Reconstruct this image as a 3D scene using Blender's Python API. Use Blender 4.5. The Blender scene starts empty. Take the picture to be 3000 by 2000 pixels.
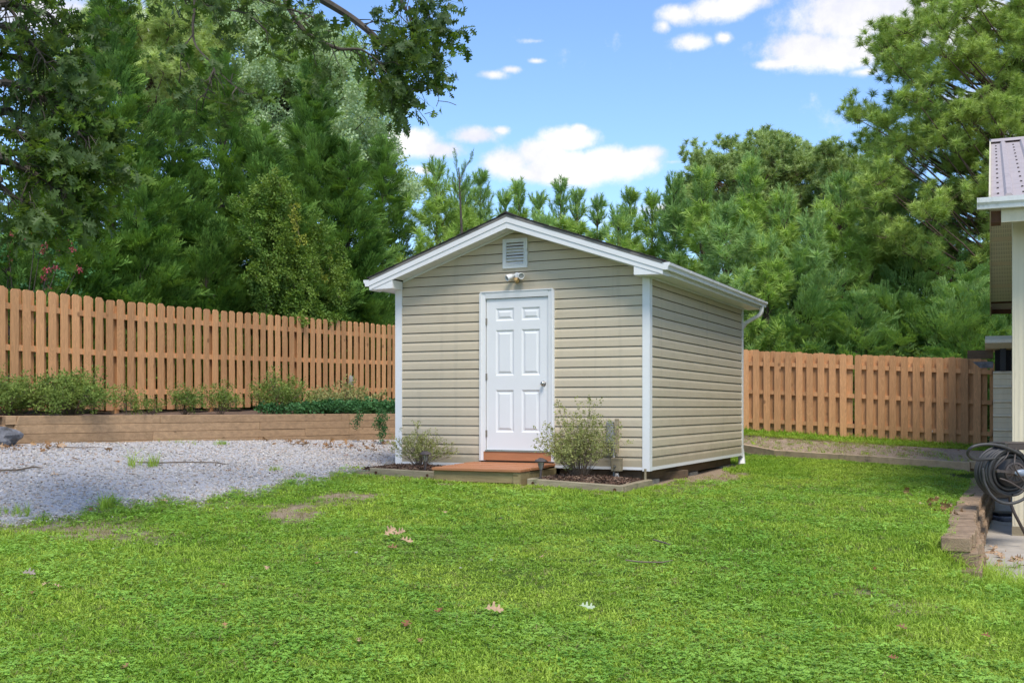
import bpy, bmesh, math, random
import numpy as np
from mathutils import Vector, Matrix, Euler
rnd = random.Random(7)
R_ = np.random.RandomState(11)
R = math.radians
scene = bpy.context.scene
col = scene.collection
# ---------------------------------------------------------------- camera
H = 1.3            # eye height above the lawn at the camera
F = 3190.0         # focal length in pixels of a 3000 px wide picture
S = 3000.0/2352.0
cam_d = bpy.data.cameras.new('camera'); cam = bpy.data.objects.new('camera', cam_d); col.objects.link(cam)
cam.location = (0, 0, H); cam.rotation_euler = (R(90), 0, 0)
cam_d.sensor_width = 36.0; cam_d.lens = F/3000*36.0
cam_d.shift_y = 195.0/3000.0; cam_d.clip_end = 3000; cam_d.clip_start = 0.05
scene.camera = cam
scene.cycles.max_bounces = 6; scene.cycles.diffuse_bounces = 3; scene.cycles.glossy_bounces = 2; scene.cycles.transmission_bounces = 4; scene.cycles.transparent_max_bounces = 4
# ---------------------------------------------------------------- light
SUN_DIR = Vector((0.12, -0.52, 0.85)).normalized()     # towards the sun
sun_d = bpy.data.lights.new('sun', 'SUN'); sun = bpy.data.objects.new('sun', sun_d); col.objects.link(sun)
sun.location = (0, 0, 30)
sun_d.energy = 1.4; sun_d.angle = R(22); sun_d.color = (1.0, 0.935, 0.84)
sun.rotation_euler = (-SUN_DIR).to_track_quat('-Z', 'Y').to_euler()
world = bpy.data.worlds.new('World'); scene.world = world; world.use_nodes = True
scene.view_settings.view_transform = 'Standard'; scene.view_settings.look = 'None'
scene.view_settings.exposure = 1.45; scene.view_settings.gamma = 1.0
scene.view_settings.use_curve_mapping = False

class NT:
    """small helper to write node trees"""
    def __init__(s, nt): s.nt = nt; nt.nodes.clear()
    def n(s, typ, props=None, **ins):
        nd = s.nt.nodes.new(typ)
        for k, v in (props or {}).items(): setattr(nd, k, v)
        for k, v in ins.items(): s.set(nd, k, v)
        return nd
    def set(s, nd, k, v):
        sock = nd.inputs[int(k[1:])] if (k[0] == 'i' and k[1:].isdigit()) else nd.inputs[k.replace('_', ' ')]
        if isinstance(v, bpy.types.NodeSocket): s.nt.links.new(v, sock)
        elif isinstance(v, bpy.types.Node): s.nt.links.new(v.outputs[0], sock)
        else: sock.default_value = v
    def math(s, op, a, b=0.0, c=0.0, clamp=False):
        nd = s.n('ShaderNodeMath', {'operation': op, 'use_clamp': clamp}, i0=a, i1=b)
        if op in ('MULTIPLY_ADD', 'SMOOTH_MAX'): s.set(nd, 'i2', c)
        return nd.outputs[0]
    def mix(s, f, a, b, mode='MIX'):
        nd = s.n('ShaderNodeMix', {'data_type': 'RGBA', 'blend_type': mode})
        s.set(nd, 'i0', f); s.set(nd, 'i6', a); s.set(nd, 'i7', b)
        return nd.outputs[2]
    def ramp(s, f, stops, interp='LINEAR'):
        nd = s.n('ShaderNodeValToRGB', i0=f); cr = nd.color_ramp; cr.interpolation = interp
        while len(cr.elements) < len(stops): cr.elements.new(0.5)
        for e, (p, c) in zip(cr.elements, stops):
            e.position = p; e.color = c if len(c) == 4 else (*c, 1)
        return nd.outputs[0]
    def maprange(s, v, a, b, c=0.0, d=1.0, smooth=True):
        nd = s.n('ShaderNodeMapRange', {'interpolation_type': 'SMOOTHSTEP' if smooth else 'LINEAR'}, i0=v, i1=a, i2=b, i3=c, i4=d)
        return nd.outputs[0]
def c4(c): return (c[0], c[1], c[2], 1.0)
def sky_dir(px, py):      # direction of a pixel of the 2352 px wide view
    return Vector(((px*S-1500)/F, 1.0, -(py*S-1195)/F)).normalized()
def build_world():
    w = NT(world.node_tree)
    out = w.n('ShaderNodeOutputWorld')
    sky = w.n('ShaderNodeTexSky', {'sky_type': 'NISHITA'})
    sky.sun_disc = False
    sky.sun_elevation = math.asin(SUN_DIR.z)
    sky.sun_rotation = math.atan2(SUN_DIR.x, SUN_DIR.y)
    sky.altitude = 100; sky.air_density = 1.0; sky.dust_density = 0.25; sky.ozone_density = 1.6
    tc = w.n('ShaderNodeTexCoord').outputs['Generated']
    sep = w.n('ShaderNodeSeparateXYZ', i0=tc)
    # warp the lookup so that the clouds have ragged edges
    n1 = w.n('ShaderNodeTexNoise', {'noise_dimensions': '3D'}, Vector=tc, Scale=9.0, Detail=9.0, Roughness=0.62)
    n2 = w.n('ShaderNodeTexNoise', {'noise_dimensions': '3D'}, Vector=tc, Scale=30.0, Detail=8.0, Roughness=0.7)
    # blobs: px, py, half width, half height (view pixels), density
    blobs = [(950,328,85,36,1),(1010,345,90,26,1),(1090,312,70,26,1),(1150,300,28,14,.7),
             (1165,372,92,42,1),(1235,352,80,38,1),(1305,318,72,30,1),(1330,296,26,14,.9),(1290,385,165,40,1),(1420,372,125,36,1),(1490,352,50,22,.9),(1250,400,100,28,1),(1545,372,50,9,.35),
             (1130,172,50,15,.6),(1175,160,36,12,.6),(1230,140,26,9,.5),
             (1560,35,55,30,.75),(1640,22,80,30,.9),(1700,5,90,26,.9),(1580,98,50,24,.6),(1665,88,24,14,.4),(1525,60,25,22,.5),
             (1960,30,170,75,1),(2080,5,210,90,1),(1850,110,120,42,1),(1940,120,150,42,1),(1790,145,80,16,.7),(2200,60,180,70,1),(1990,165,60,14,.4),
             (900,215,40,50,.8),(1230,95,40,9,.22),
             (120,40,260,70,.9),(330,60,160,55,.8),(2250,240,120,45,.8),(2330,300,100,60,.8),(980,390,50,14,.6),(1560,480,100,20,.5)]
    acc = None
    for (px, py, a, b, dn) in blobs:
        c = sky_dir(px, py); k = 1.45/F*S
        t = Vector((0, 0, 1)); t = (t-c*c.z).normalized(); r = c.cross(t).normalized()
        rot = Matrix((r, c, t)).transposed().to_euler()
        mp = w.n('ShaderNodeMapping', {'vector_type': 'TEXTURE'}, Vector=tc, Location=c, Rotation=tuple(rot), Scale=(a*k, .35, b*k))
        v = w.n('ShaderNodeTexGradient', {'gradient_type': 'SPHERICAL'}, Vector=mp.outputs[0]).outputs[1]
        if dn < 1: v = w.math('MULTIPLY', v, .35+.65*dn)
        acc = v if acc is None else w.math('SMOOTH_MAX', acc, v, 0.12)
    acc = w.math('MULTIPLY_ADD', acc, 1.75, -.42)
    nz = w.math('ADD', w.math('MULTIPLY', w.math('SUBTRACT', n1.outputs[0], 0.5), 2.3), w.math('MULTIPLY', w.math('SUBTRACT', n2.outputs[0], 0.5), 1.2))
    m = w.maprange(w.math('ADD', acc, nz), .02, .80)
    # the same broken cloud cover over the rest of the sky
    den = w.math('ADD', w.math('MAXIMUM', sep.outputs[2], 0.0), 0.18)
    dv = w.n('ShaderNodeVectorMath', {'operation': 'DIVIDE'}, i0=tc, i1=w.n('ShaderNodeCombineXYZ', i0=den, i1=den, i2=den).outputs[0])
    n3 = w.n('ShaderNodeTexNoise', Vector=dv.outputs[0], Scale=1.1, Detail=10.0, Roughness=0.6)
    g = w.maprange(n3.outputs[0], 0.50, 0.64)
    ax = sky_dir(1176, 400)
    away = w.n('ShaderNodeVectorMath', {'operation': 'DOT_PRODUCT'}, i0=tc, i1=ax).outputs['Value']
    g = w.math('MULTIPLY', g, w.maprange(away, 0.84, 0.70))
    m = w.math('MAXIMUM', m, g)
    m = w.math('MULTIPLY', m, w.maprange(sep.outputs[2], -0.02, 0.06))
    tint = w.mix(1.0, sky.outputs[0], (0.80, 0.92, 1.09, 1), 'MULTIPLY')
    hz = w.maprange(sep.outputs[2], 0.0, 0.5)
    white = w.mix(w.maprange(n1.outputs[0], 0.36, 0.60), (3.7, 3.75, 4.3, 1), (4.9, 4.8, 4.8, 1))
    c = w.mix(w.math('MULTIPLY', m, 0.97), tint, white)
    # ground half of the dome: plain dull green so nothing glows from below
    c = w.mix(w.maprange(sep.outputs[2], -0.03, 0.0), (0.5, 0.6, 0.4, 1), c)
    bg = w.n('ShaderNodeBackground', i0=c, Strength=0.085)
    w.nt.links.new(bg.outputs[0], out.inputs[0])
build_world()
world.cycles.sampling_method = 'MANUAL'; world.cycles.sample_map_resolution = 512
# ---------------------------------------------------------------- helpers
def P(px, py, Y):         # the point at depth Y that stands at a view pixel
    return Vector(((px*S-1500)/F*Y, Y, H-(py*S-1195)/F*Y))
def proj(x, y, z):        # arrays -> view pixels
    return (1500+F*x/np.maximum(y, .01))/S, (1195-F*(z-H)/np.maximum(y, .01))/S
_ctrl = np.array([
 (0,0,-1.33),(-5,1,-1.30),(5,1,-1.36),(0,3,-1.33),(-4,3,-1.31),(4,3,-1.36),(0,6,-1.26),(-3.2,6,-1.24),(3,6,-1.30),(-2.5,8,-1.15),(0.5,9,-1.14),(3,9,-1.12),
 (3.9,7.2,-1.38),(5.5,8,-1.40),(3.3,8.0,-1.26),(-4.9,10,-1.04),(-7.5,10,-.9),(-5.5,12.5,-.74),(-2.7,11,-1.03),(-6.8,14.7,-.49),(-9.5,13,-.48),(-4.5,17.9,-.52),(-2.2,20.9,-.57),
 (0,11.5,-1.03),(0,13,-.94),(-2,14,-.89),(-1.7,15.2,-.86),(1.4,12.8,-1.0),(1.9,13.7,-.98),(3.9,18.3,-.94),(0,18,-.85),(4,14,-.99),(4.2,11.0,-1.04),(6,15,-.98),(7.1,17,-.97),(5.0,20.8,-.87),(6.0,19.2,-.9),
 (5.2,24.3,-.53),(9.8,22.2,-.83),(9.5,19,-.93),(0,25.5,-.42),(-3,25.5,-.1),(14,20,-.9),(10,27,-.7),(5,29,-.4),(-8,22,-.1),(-12,18,-.15),(-13,12,-.4),(0,32,-.3),(14,10,-1.4)], dtype=float)
def _tps(r): return np.where(r > 1e-9, r*r*np.log(r+1e-12), 0.0)
def _fit():
    n = len(_ctrl); xy = _ctrl[:, :2]
    K = _tps(np.linalg.norm(xy[:, None]-xy[None], axis=2)) + np.eye(n)*0.35
    Pm = np.c_[np.ones(n), xy]
    A = np.block([[K, Pm], [Pm.T, np.zeros((3, 3))]])
    return np.linalg.solve(A, np.r_[_ctrl[:, 2], 0, 0, 0])
_w = _fit()
WALL = [(3.62,8.84),(3.98,9.6),(4.21,10.2),(4.75,11.4),(5.40,12.8),(6.22,14.5),(6.75,15.7),(7.0,16.4)]   # block wall centre line
WALL_TOP = H-1.03; PAD = H-1.40
def wall_x(y):
    ys = [p[1] for p in WALL]; xs = [p[0] for p in WALL]
    return np.interp(y, ys, xs)
def smooth(a, b, t):
    t = np.clip((t-a)/(b-a), 0, 1); return t*t*(3-2*t)
def gz(x, y, cut=True):      # ground height
    x = np.atleast_1d(np.asarray(x, float)); y = np.atleast_1d(np.asarray(y, float))
    sh = x.shape; x = x.ravel(); y = y.ravel()
    xc = np.clip(x, -13, 14); yc = np.clip(y, 0, 31)
    r = np.sqrt((xc[:, None]-_ctrl[None, :, 0])**2 + (yc[:, None]-_ctrl[None, :, 1])**2)
    z = _tps(r) @ _w[:-3] + _w[-3] + _w[-2]*xc + _w[-1]*yc + H
    far = smooth(0, 25, np.hypot(x-xc, y-yc)); z = z*(1-far) + 0.6*far
    z = z + 0.012*np.sin(x*2.1+y*.7)*np.cos(y*1.7-x*.6)
    z = z - .17*np.exp(-((x-3.72)/.30)**2-((y-8.40)/.35)**2)
    if cut:
        d = x - wall_x(y) - 0.02
        k = smooth(0, .06, d)*smooth(8.3, 9.0, y)*(y < 17)
        z = z*(1-k) + np.minimum(z, PAD-.03)*k
        k = smooth(-.15, .5, d)*(y <= 9.0); lo = PAD-.012
        z = np.where((d > .1) & (y <= 9.0), z*(1-k)+np.minimum(z, lo)*k, z)
        # left of the block wall the lawn reaches the wall's top
        k2 = smooth(-.7, -.15, d)*(d < .0)*smooth(8.75, 9.1, y)*(y < 16.2)
        z = z*(1-k2)+(WALL_TOP-.03)*k2
    return z.reshape(sh)
def g1(x, y): return float(gz([x], [y])[0])
def at(px, py, ymax=40):     # ground point seen at a view pixel
    ys = np.arange(4.0, ymax, .02); X = (px*S-1500)/F*ys; Z = H-(py*S-1195)/F*ys
    d = Z-gz(X, ys); i = int(np.argmax(d < 0)) if (d < 0).any() else len(ys)-1
    return Vector((X[i], ys[i], float(gz([X[i]], [ys[i]])[0])))
def shade(o, smooth_=False):
    if smooth_:
        for p in o.data.polygons: p.use_smooth = True
    return o
def mesh_obj(name, verts, faces, m, parent=None, smooth_=False, loc=None):
    me = bpy.data.meshes.new(name); me.from_pydata([tuple(v) for v in verts], [], faces); me.update()
    o = bpy.data.objects.new(name, me); col.objects.link(o)
    if m: me.materials.append(m)
    if parent: o.parent = parent
    if loc is not None: o.location = loc
    return shade(o, smooth_)
class MB:
    """collects boxes, tubes, prisms of one part"""
    def __init__(s): s.v = []; s.f = []
    def add(s, vs, fs):
        b = len(s.v); s.v += [tuple(v) for v in vs]; s.f += [tuple(b+i for i in f) for f in fs]; return s
    def box(s, x0, x1, y0, y1, z0, z1, M=None):
        vs = [Vector(p) for p in ((x0,y0,z0),(x1,y0,z0),(x1,y1,z0),(x0,y1,z0),(x0,y0,z1),(x1,y0,z1),(x1,y1,z1),(x0,y1,z1))]
        if M is not None: vs = [M @ v for v in vs]
        return s.add(vs, [(0,3,2,1),(4,5,6,7),(0,1,5,4),(1,2,6,5),(2,3,7,6),(3,0,4,7)])
    def prism(s, poly, a, b, axis='y', M=None):
        """poly of 2D points extruded from a to b along an axis; poly axes: y->(x,z) x->(y,z) z->(x,y)"""
        def pt(p, t): return Vector({'y': (p[0], t, p[1]), 'x': (t, p[0], p[1]), 'z': (p[0], p[1], t)}[axis])
        n = len(poly); vs = [pt(p, a) for p in poly]+[pt(p, b) for p in poly]
        if M is not None: vs = [M @ v for v in vs]
        fs = [tuple(range(n)), tuple(range(2*n-1, n-1, -1))]+[(i, i+n, (i+1) % n+n, (i+1) % n) for i in range(n)]
        return s.add(vs, fs)
    def tube(s, pts, rads, n=6, cap=True):
        pts = [Vector(p) for p in pts]
        if not hasattr(rads, '__len__'): rads = [rads]*len(pts)
        vs = []; fs = []; ref = None
        for i, p in enumerate(pts):
            t = (pts[min(i+1, len(pts)-1)]-pts[max(i-1, 0)])
            if t.length < 1e-9: t = Vector((0, 0, 1))
            t.normalize()
            if ref is None: ref = t.orthogonal().normalized()
            ref = (ref - t*ref.dot(t));
            ref = ref.normalized() if ref.length > 1e-6 else t.orthogonal().normalized()
            b = t.cross(ref)
            for k in range(n):
                a = 2*math.pi*k/n; vs.append(p+(ref*math.cos(a)+b*math.sin(a))*rads[i])
        for i in range(len(pts)-1):
            for k in range(n):
                fs.append((i*n+k, i*n+(k+1) % n, (i+1)*n+(k+1) % n, (i+1)*n+k))
        if cap: fs += [tuple(range(n-1, -1, -1)), tuple(range((len(pts)-1)*n, len(pts)*n))]
        return s.add(vs, fs)
    def lathe(s, prof, c=(0, 0, 0), n=16, M=None):
        vs = []; fs = []
        for (r, z) in prof:
            for k in range(n):
                a = 2*math.pi*k/n; vs.append(Vector((c[0]+r*math.cos(a), c[1]+r*math.sin(a), c[2]+z)))
        if M is not None: vs = [M @ v for v in vs]
        for i in range(len(prof)-1):
            for k in range(n): fs.append((i*n+k, i*n+(k+1) % n, (i+1)*n+(k+1) % n, (i+1)*n+k))
        fs += [tuple(range(n-1, -1, -1)), tuple(range((len(prof)-1)*n, len(prof)*n))]
        return s.add(vs, fs)
    def build(s, name, m, parent=None, smooth_=False, loc=None, bevel=0.0):
        o = mesh_obj(name, s.v, s.f, m, parent, smooth_, loc)
        bm = bmesh.new(); bm.from_mesh(o.data); bmesh.ops.recalc_face_normals(bm, faces=bm.faces)
        if bevel: bmesh.ops.bevel(bm, geom=list(bm.edges), offset=bevel, segments=1, affect='EDGES', clamp_overlap=True)
        bm.to_mesh(o.data); bm.free()
        return o
def tag(o, label=None, cat=None, group=None, kind=None):
    if label: o['label'] = label
    if cat: o['category'] = cat
    if group: o['group'] = group
    if kind: o['kind'] = kind
    return o
def empty(name, loc, rz=0, label=None, cat=None, group=None):
    o = bpy.data.objects.new(name, None); col.objects.link(o); o.empty_display_size = .1
    o.location = loc; o.rotation_euler = (0, 0, rz)
    return tag(o, label, cat, group)
def inst(name, src, parent=None, loc=None, rot=None, scale=None):
    o = bpy.data.objects.new(name, src.data if isinstance(src, bpy.types.Object) else src); col.objects.link(o)
    if parent: o.parent = parent
    if loc is not None: o.location = loc
    if rot is not None: o.rotation_euler = rot
    if scale is not None: o.scale = scale
    return o
def copy_tree(o, parent=None):
    c = o.copy(); col.objects.link(c); c.parent = parent
    for ch in list(o.children): copy_tree(ch, c)
    return c
# ---------------------------------------------------------------- materials
def mat(name, base, rough=.6, var=.12, nscale=6.0, bump=0.0, bscale=60.0, obj_var=0.0, stretch=None, spec=.4, dirt=None, metallic=0.0, world_co=False, dirt_scale=1.6, dirt_lim=(.52,.72), grain=None):
    m = bpy.data.materials.new(name); m.use_nodes = True; t = NT(m.node_tree)
    out = t.n('ShaderNodeOutputMaterial')
    tc = t.n('ShaderNodeNewGeometry').outputs['Position'] if world_co else t.n('ShaderNodeTexCoord').outputs['Object']
    oi = t.n('ShaderNodeObjectInfo')
    off = t.n('ShaderNodeVectorMath', {'operation': 'SCALE'}, i0=(17.3, 9.1, 5.7), Scale=oi.outputs['Random'])
    co = t.n('ShaderNodeVectorMath', {'operation': 'ADD'}, i0=tc, i1=off.outputs[0]).outputs[0]
    st = t.n('ShaderNodeMapping', Vector=co, Scale=stretch or (1, 1, 1)).outputs[0]
    nz = t.n('ShaderNodeTexNoise', Vector=st, Scale=nscale, Detail=6.0, Roughness=.6).outputs[0]
    lo = tuple(v*(1-var) for v in base); hi = tuple(min(1, v*(1+var)) for v in base)
    c = t.ramp(nz, [(.3, lo), (.7, hi)])
    if grain:
        gn = t.n('ShaderNodeTexNoise', Vector=st, Scale=grain[0], Detail=3.0, Distortion=1.5).outputs[0]
        rings = t.math('FRACT', t.math('MULTIPLY', gn, 9.0))
        c = t.mix(t.math('MULTIPLY', t.maprange(rings, .0, .9), grain[1]), c, c4(tuple(v*.45 for v in base)))
        wv = t.n('ShaderNodeTexVoronoi', Vector=t.n('ShaderNodeMapping', Vector=co, Scale=grain[2] if len(grain) > 2 else (3, 3, 3)).outputs[0], Scale=1.0)
        kn = t.maprange(wv.outputs[0], .10, .04)
        c = t.mix(t.math('MULTIPLY', kn, .75), c, c4(tuple(v*.3 for v in base)))
    if obj_var:
        f = t.math('MULTIPLY_ADD', oi.outputs['Random'], 2*obj_var, 1-obj_var)
        c = t.mix(1.0, c, t.n('ShaderNodeCombineColor', i0=f, i1=f, i2=f).outputs[0], 'MULTIPLY')
    if dirt:
        dn = t.n('ShaderNodeTexNoise', Vector=co, Scale=dirt_scale, Detail=8.0, Roughness=.7).outputs[0]
        c = t.mix(t.maprange(dn, *dirt_lim), c, c4(dirt))
    b = t.n('ShaderNodeBsdfPrincipled', Base_Color=c, Roughness=rough, Metallic=metallic)
    b.inputs['Specular IOR Level'].default_value = spec
    if bump:
        bn = t.n('ShaderNodeTexNoise', Vector=st, Scale=bscale, Detail=5.0).outputs[0]
        bp = t.n('ShaderNodeBump', Strength=bump, Distance=.01, Height=bn)
        t.set(b, 'Normal', bp.outputs[0])
    t.nt.links.new(b.outputs[0], out.inputs[0])
    return m
def add_siding_stains(m):
    t = NT.__new__(NT); t.nt = m.node_tree
    b = [n for n in m.node_tree.nodes if n.type == 'BSDF_PRINCIPLED'][0]; src = b.inputs['Base Color'].links[0].from_socket
    tc = t.n('ShaderNodeTexCoord').outputs['Object']; sp = t.n('ShaderNodeSeparateXYZ', i0=tc)
    nz = t.n('ShaderNodeTexNoise', Vector=tc, Scale=5.0, Detail=6.0, Roughness=.7).outputs[0]
    low = t.math('MULTIPLY', t.maprange(t.math('ADD', sp.outputs[2], t.math('MULTIPLY', nz, -.35)), .62, .40), .42)
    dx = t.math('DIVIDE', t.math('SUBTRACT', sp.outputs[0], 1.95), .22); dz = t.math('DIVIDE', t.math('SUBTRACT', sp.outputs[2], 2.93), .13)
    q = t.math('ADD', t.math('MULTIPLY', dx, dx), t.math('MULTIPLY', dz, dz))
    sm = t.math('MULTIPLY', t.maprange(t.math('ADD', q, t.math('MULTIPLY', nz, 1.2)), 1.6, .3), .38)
    st = t.n('ShaderNodeTexNoise', Vector=t.n('ShaderNodeMapping', Vector=tc, Scale=(9, 9, .5)).outputs[0], Scale=1.0, Detail=5.0).outputs[0]
    c = t.mix(t.math('MULTIPLY', t.maprange(st, .52, .75), .22), src, (.34, .31, .23, 1))
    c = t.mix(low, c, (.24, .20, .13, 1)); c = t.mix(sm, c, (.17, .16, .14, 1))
    t.set(b, 'Base_Color', c)
def leaf_mat(name, a, b, trans=.3, scale=1.2, rough=.55, spec=.25, inst_var=.35, back=None, fine=14.0):
    """two-tone foliage: big patches and single leaves vary"""
    m = bpy.data.materials.new(name); m.use_nodes = True; t = NT(m.node_tree)
    out = t.n('ShaderNodeOutputMaterial')
    pos = t.n('ShaderNodeNewGeometry')
    n1 = t.n('ShaderNodeTexNoise', Vector=pos.outputs['Position'], Scale=scale, Detail=3.0).outputs[0]
    n2 = t.n('ShaderNodeTexWhiteNoise', Vector=t.n('ShaderNodeVectorMath', {'operation': 'SNAP'}, i0=pos.outputs['Position'], i1=(1/fine,)*3).outputs[0]).outputs[0]
    oi = t.n('ShaderNodeObjectInfo').outputs['Random']
    f = t.math('ADD', t.math('MULTIPLY', t.maprange(n1, .35, .65), .5), t.math('MULTIPLY', t.math('ADD', oi, n2), .25))
    c = t.mix(f, c4(a), c4(b))
    v = t.math('MULTIPLY_ADD', oi, inst_var, 1-inst_var*.5)
    c = t.mix(1.0, c, t.n('ShaderNodeCombineColor', i0=v, i1=v, i2=v).outputs[0], 'MULTIPLY')
    if back: c = t.mix(t.math('MULTIPLY', pos.outputs['Backfacing'], .7), c, c4(back))
    d = t.n('ShaderNodeBsdfPrincipled', Base_Color=c, Roughness=rough); d.inputs['Specular IOR Level'].default_value = spec
    tr = t.n('ShaderNodeBsdfTranslucent', Color=t.mix(1.0, c, (1.25, 1.2, .55, 1), 'MULTIPLY'))
    mx = t.n('ShaderNodeMixShader', i0=trans, i1=d.outputs[0], i2=tr.outputs[0])
    t.nt.links.new(mx.outputs[0], out.inputs[0])
    return m
M = {}
M['siding'] = mat('vinyl_siding', (.58, .49, .35), rough=.5, var=.045, nscale=2.5, bump=.12, bscale=160, stretch=(.15, 1, 4), spec=.3, dirt=(.45, .38, .26), dirt_scale=.9, dirt_lim=(.5, .95))
add_siding_stains(M['siding'])
M['white'] = mat('white_trim', (.78, .77, .75), rough=.45, var=.03, nscale=3, dirt=(.64, .63, .58), dirt_scale=3.0, dirt_lim=(.56, .95))
M['door'] = mat('door_paint', (.78, .775, .765), rough=.4, var=.02, nscale=2, bump=.05, bscale=90)
M['gutter'] = mat('gutter_white', (.74, .74, .71), rough=.4, var=.06, nscale=5, dirt=(.42, .42, .36), dirt_scale=5.0, dirt_lim=(.52, .78), stretch=(3, .6, 1))
M['dark'] = mat('dark_void', (.012, .011, .010), rough=.95, var=.2)
M['lap_shadow'] = mat('lap_shadow_sheathing', (.11, .09, .065), rough=.95)  # dark tone stands in for shade in the slots between siding boards
M['nickel'] = mat('satin_nickel', (.45, .43, .39), rough=.28, var=.05, metallic=1.0)
M['hinge'] = mat('hinge_metal', (.33, .29, .24), rough=.45, var=.15, metallic=.8)
M['shingle'] = mat('shingle', (.055, .047, .043), rough=.95, var=.35, nscale=40, bump=.5, bscale=250, obj_var=.15)
M['drip'] = mat('drip_edge', (.19, .175, .15), rough=.6, var=.15)
M['fence'] = mat('fence_stain', (.66, .345, .155), rough=.75, var=.10, nscale=9, bump=.25, bscale=70, obj_var=.19, stretch=(3, 3, .35), spec=.2, grain=(2.5, .30, (2.2, 2.2, 1.6)), dirt=(.36, .18, .09), dirt_scale=1.2, dirt_lim=(.55, .95))
M['timber'] = mat('timber', (.43, .28, .16), rough=.85, var=.20, nscale=5, bump=.5, bscale=45, obj_var=.10, stretch=(.35, 2.5, 4), grain=(1.6, .20, (1.1, 3, 5)), dirt=(.12, .09, .065), dirt_scale=3.0, dirt_lim=(.58, .8), spec=.15)
M['pt'] = mat('treated_lumber', (.30, .235, .115), rough=.8, var=.18, nscale=4, bump=.4, bscale=40, obj_var=.08, stretch=(.35, 2.5, 4), grain=(1.4, .22, (1.6, 3, 5)), dirt=(.13, .135, .06), dirt_scale=2.6, dirt_lim=(.52, .78), spec=.15)
M['edging'] = mat('weathered_edging', (.30, .25, .165), rough=.9, var=.22, nscale=7, bump=.5, bscale=50, obj_var=.10, stretch=(.5, .5, 3), dirt=(.13, .14, .065), dirt_scale=4, dirt_lim=(.5, .75), spec=.1)
M['strip'] = mat('garden_strip', (.50, .37, .235), rough=.9, var=.2, nscale=6, bump=.5, bscale=50, dirt=(.12, .11, .07), dirt_scale=3, spec=.1)
M['terra'] = mat('terracotta_paint', (.44, .185, .082), rough=.6, var=.10, nscale=6, bump=.25, bscale=60, obj_var=.06, stretch=(.4, 3, 3), grain=(1.5, .10, (1.2, 3, 4)), dirt=(.27, .12, .07), dirt_scale=3, dirt_lim=(.55, .85))
M['beam'] = mat('old_beam', (.13, .085, .05), rough=.9, var=.3, nscale=5, bump=.5, stretch=(.4, .4, 3), dirt=(.07, .055, .035))
M['block'] = mat('wall_block', (.32, .225, .145), rough=.95, var=.25, nscale=14, bump=.9, bscale=120, obj_var=.16, dirt=(.10, .08, .055), dirt_scale=5, dirt_lim=(.52, .75), spec=.1)
M['concrete'] = mat('concrete', (.42, .375, .31), rough=.9, var=.12, nscale=4, bump=.3, bscale=150, dirt=(.28, .235, .18), dirt_scale=1.6, dirt_lim=(.48, .75), world_co=True, spec=.15)
M['bronze'] = mat('bronze_plastic', (.085, .066, .062), rough=.45, var=.1)
M['black'] = mat('black_plastic', (.02, .02, .021), rough=.5, var=.1)
M['hose'] = mat('hose_rubber', (.045, .043, .040), rough=.5, var=.25, nscale=20, spec=.5)
M['bluegrey'] = mat('blue_grey_plastic', (.25, .30, .36), rough=.35, var=.05)
M['brownmetal'] = mat('brown_metal', (.075, .058, .048), rough=.45, var=.1)
M['beige'] = mat('beige_metal', (.70, .62, .44), rough=.5, var=.05, nscale=3, dirt=(.60, .53, .37), stretch=(6, 6, .3))
M['mroof'] = mat('roof_metal', (.44, .375, .35), rough=.5, var=.07, nscale=4, dirt=(.32, .26, .235), dirt_scale=6, dirt_lim=(.5, .75))
M['bare'] = mat('bare_wood', (.10, .045, .022), rough=.9, var=.3)
M['grey'] = mat('grey_metal', (.28, .28, .27), rough=.5, var=.15, dirt=(.15, .14, .12), dirt_scale=6)
M['gold'] = mat('yellowed_plastic', (.50, .33, .14), rough=.5, var=.1)
M['rock'] = mat('rock', (.16, .16, .17), rough=.9, var=.5, nscale=9, bump=1.0, bscale=14, dirt=(.06, .055, .05), dirt_scale=7)
M['cblock'] = mat('concrete_block', (.27, .25, .21), rough=.95, var=.2, bump=.5)
M['bark_p'] = mat('pine_bark', (.115, .075, .052), rough=.95, var=.35, nscale=8, bump=.8, bscale=30)
M['bark_g'] = mat('grey_bark', (.085, .070, .055), rough=.95, var=.35, nscale=8, bump=.8, bscale=30)
M['twig'] = mat('twig_bark', (.17, .13, .095), rough=.9, var=.3)
M['cyp'] = leaf_mat('cypress_leaf', (.055, .150, .026), (.260, .420, .085), trans=.18, scale=1.3, inst_var=.6)
M['cyp2'] = leaf_mat('cypress_leaf_light', (.14, .30, .085), (.42, .58, .19), trans=.25, scale=.9)
M['cypdead'] = leaf_mat('cypress_dead', (.16, .06, .022), (.26, .10, .03), trans=.1, scale=2)
M['pineY'] = leaf_mat('young_pine_needle', (.26, .42, .075), (.46, .62, .15), trans=.25, scale=.8)
M['pineY2'] = leaf_mat('young_pine_needle_bluish', (.21, .37, .11), (.40, .57, .20), trans=.25, scale=.8)
M['pineO'] = leaf_mat('old_pine_needle', (.25, .37, .07), (.46, .58, .15), trans=.22, scale=1.0)
M['pineR'] = leaf_mat('round_pine_needle', (.27, .38, .12), (.46, .56, .21), trans=.22, scale=.8)
M['pineB'] = leaf_mat('pale_pine_needle', (.34, .46, .13), (.52, .62, .24), trans=.3, scale=.8)
M['broad'] = leaf_mat('pale_broadleaf', (.30, .44, .22), (.55, .66, .40), trans=.35, scale=.6, spec=.5, rough=.4)
M['oak'] = leaf_mat('oak_leaf', (.055, .125, .022), (.170, .270, .035), trans=.42, scale=1.4, rough=.5, spec=.3, back=(.075, .115, .045), fine=6.0)
M['azalea'] = leaf_mat('azalea_leaf', (.12, .20, .040), (.27, .34, .075), trans=.25, scale=2.5)
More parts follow.
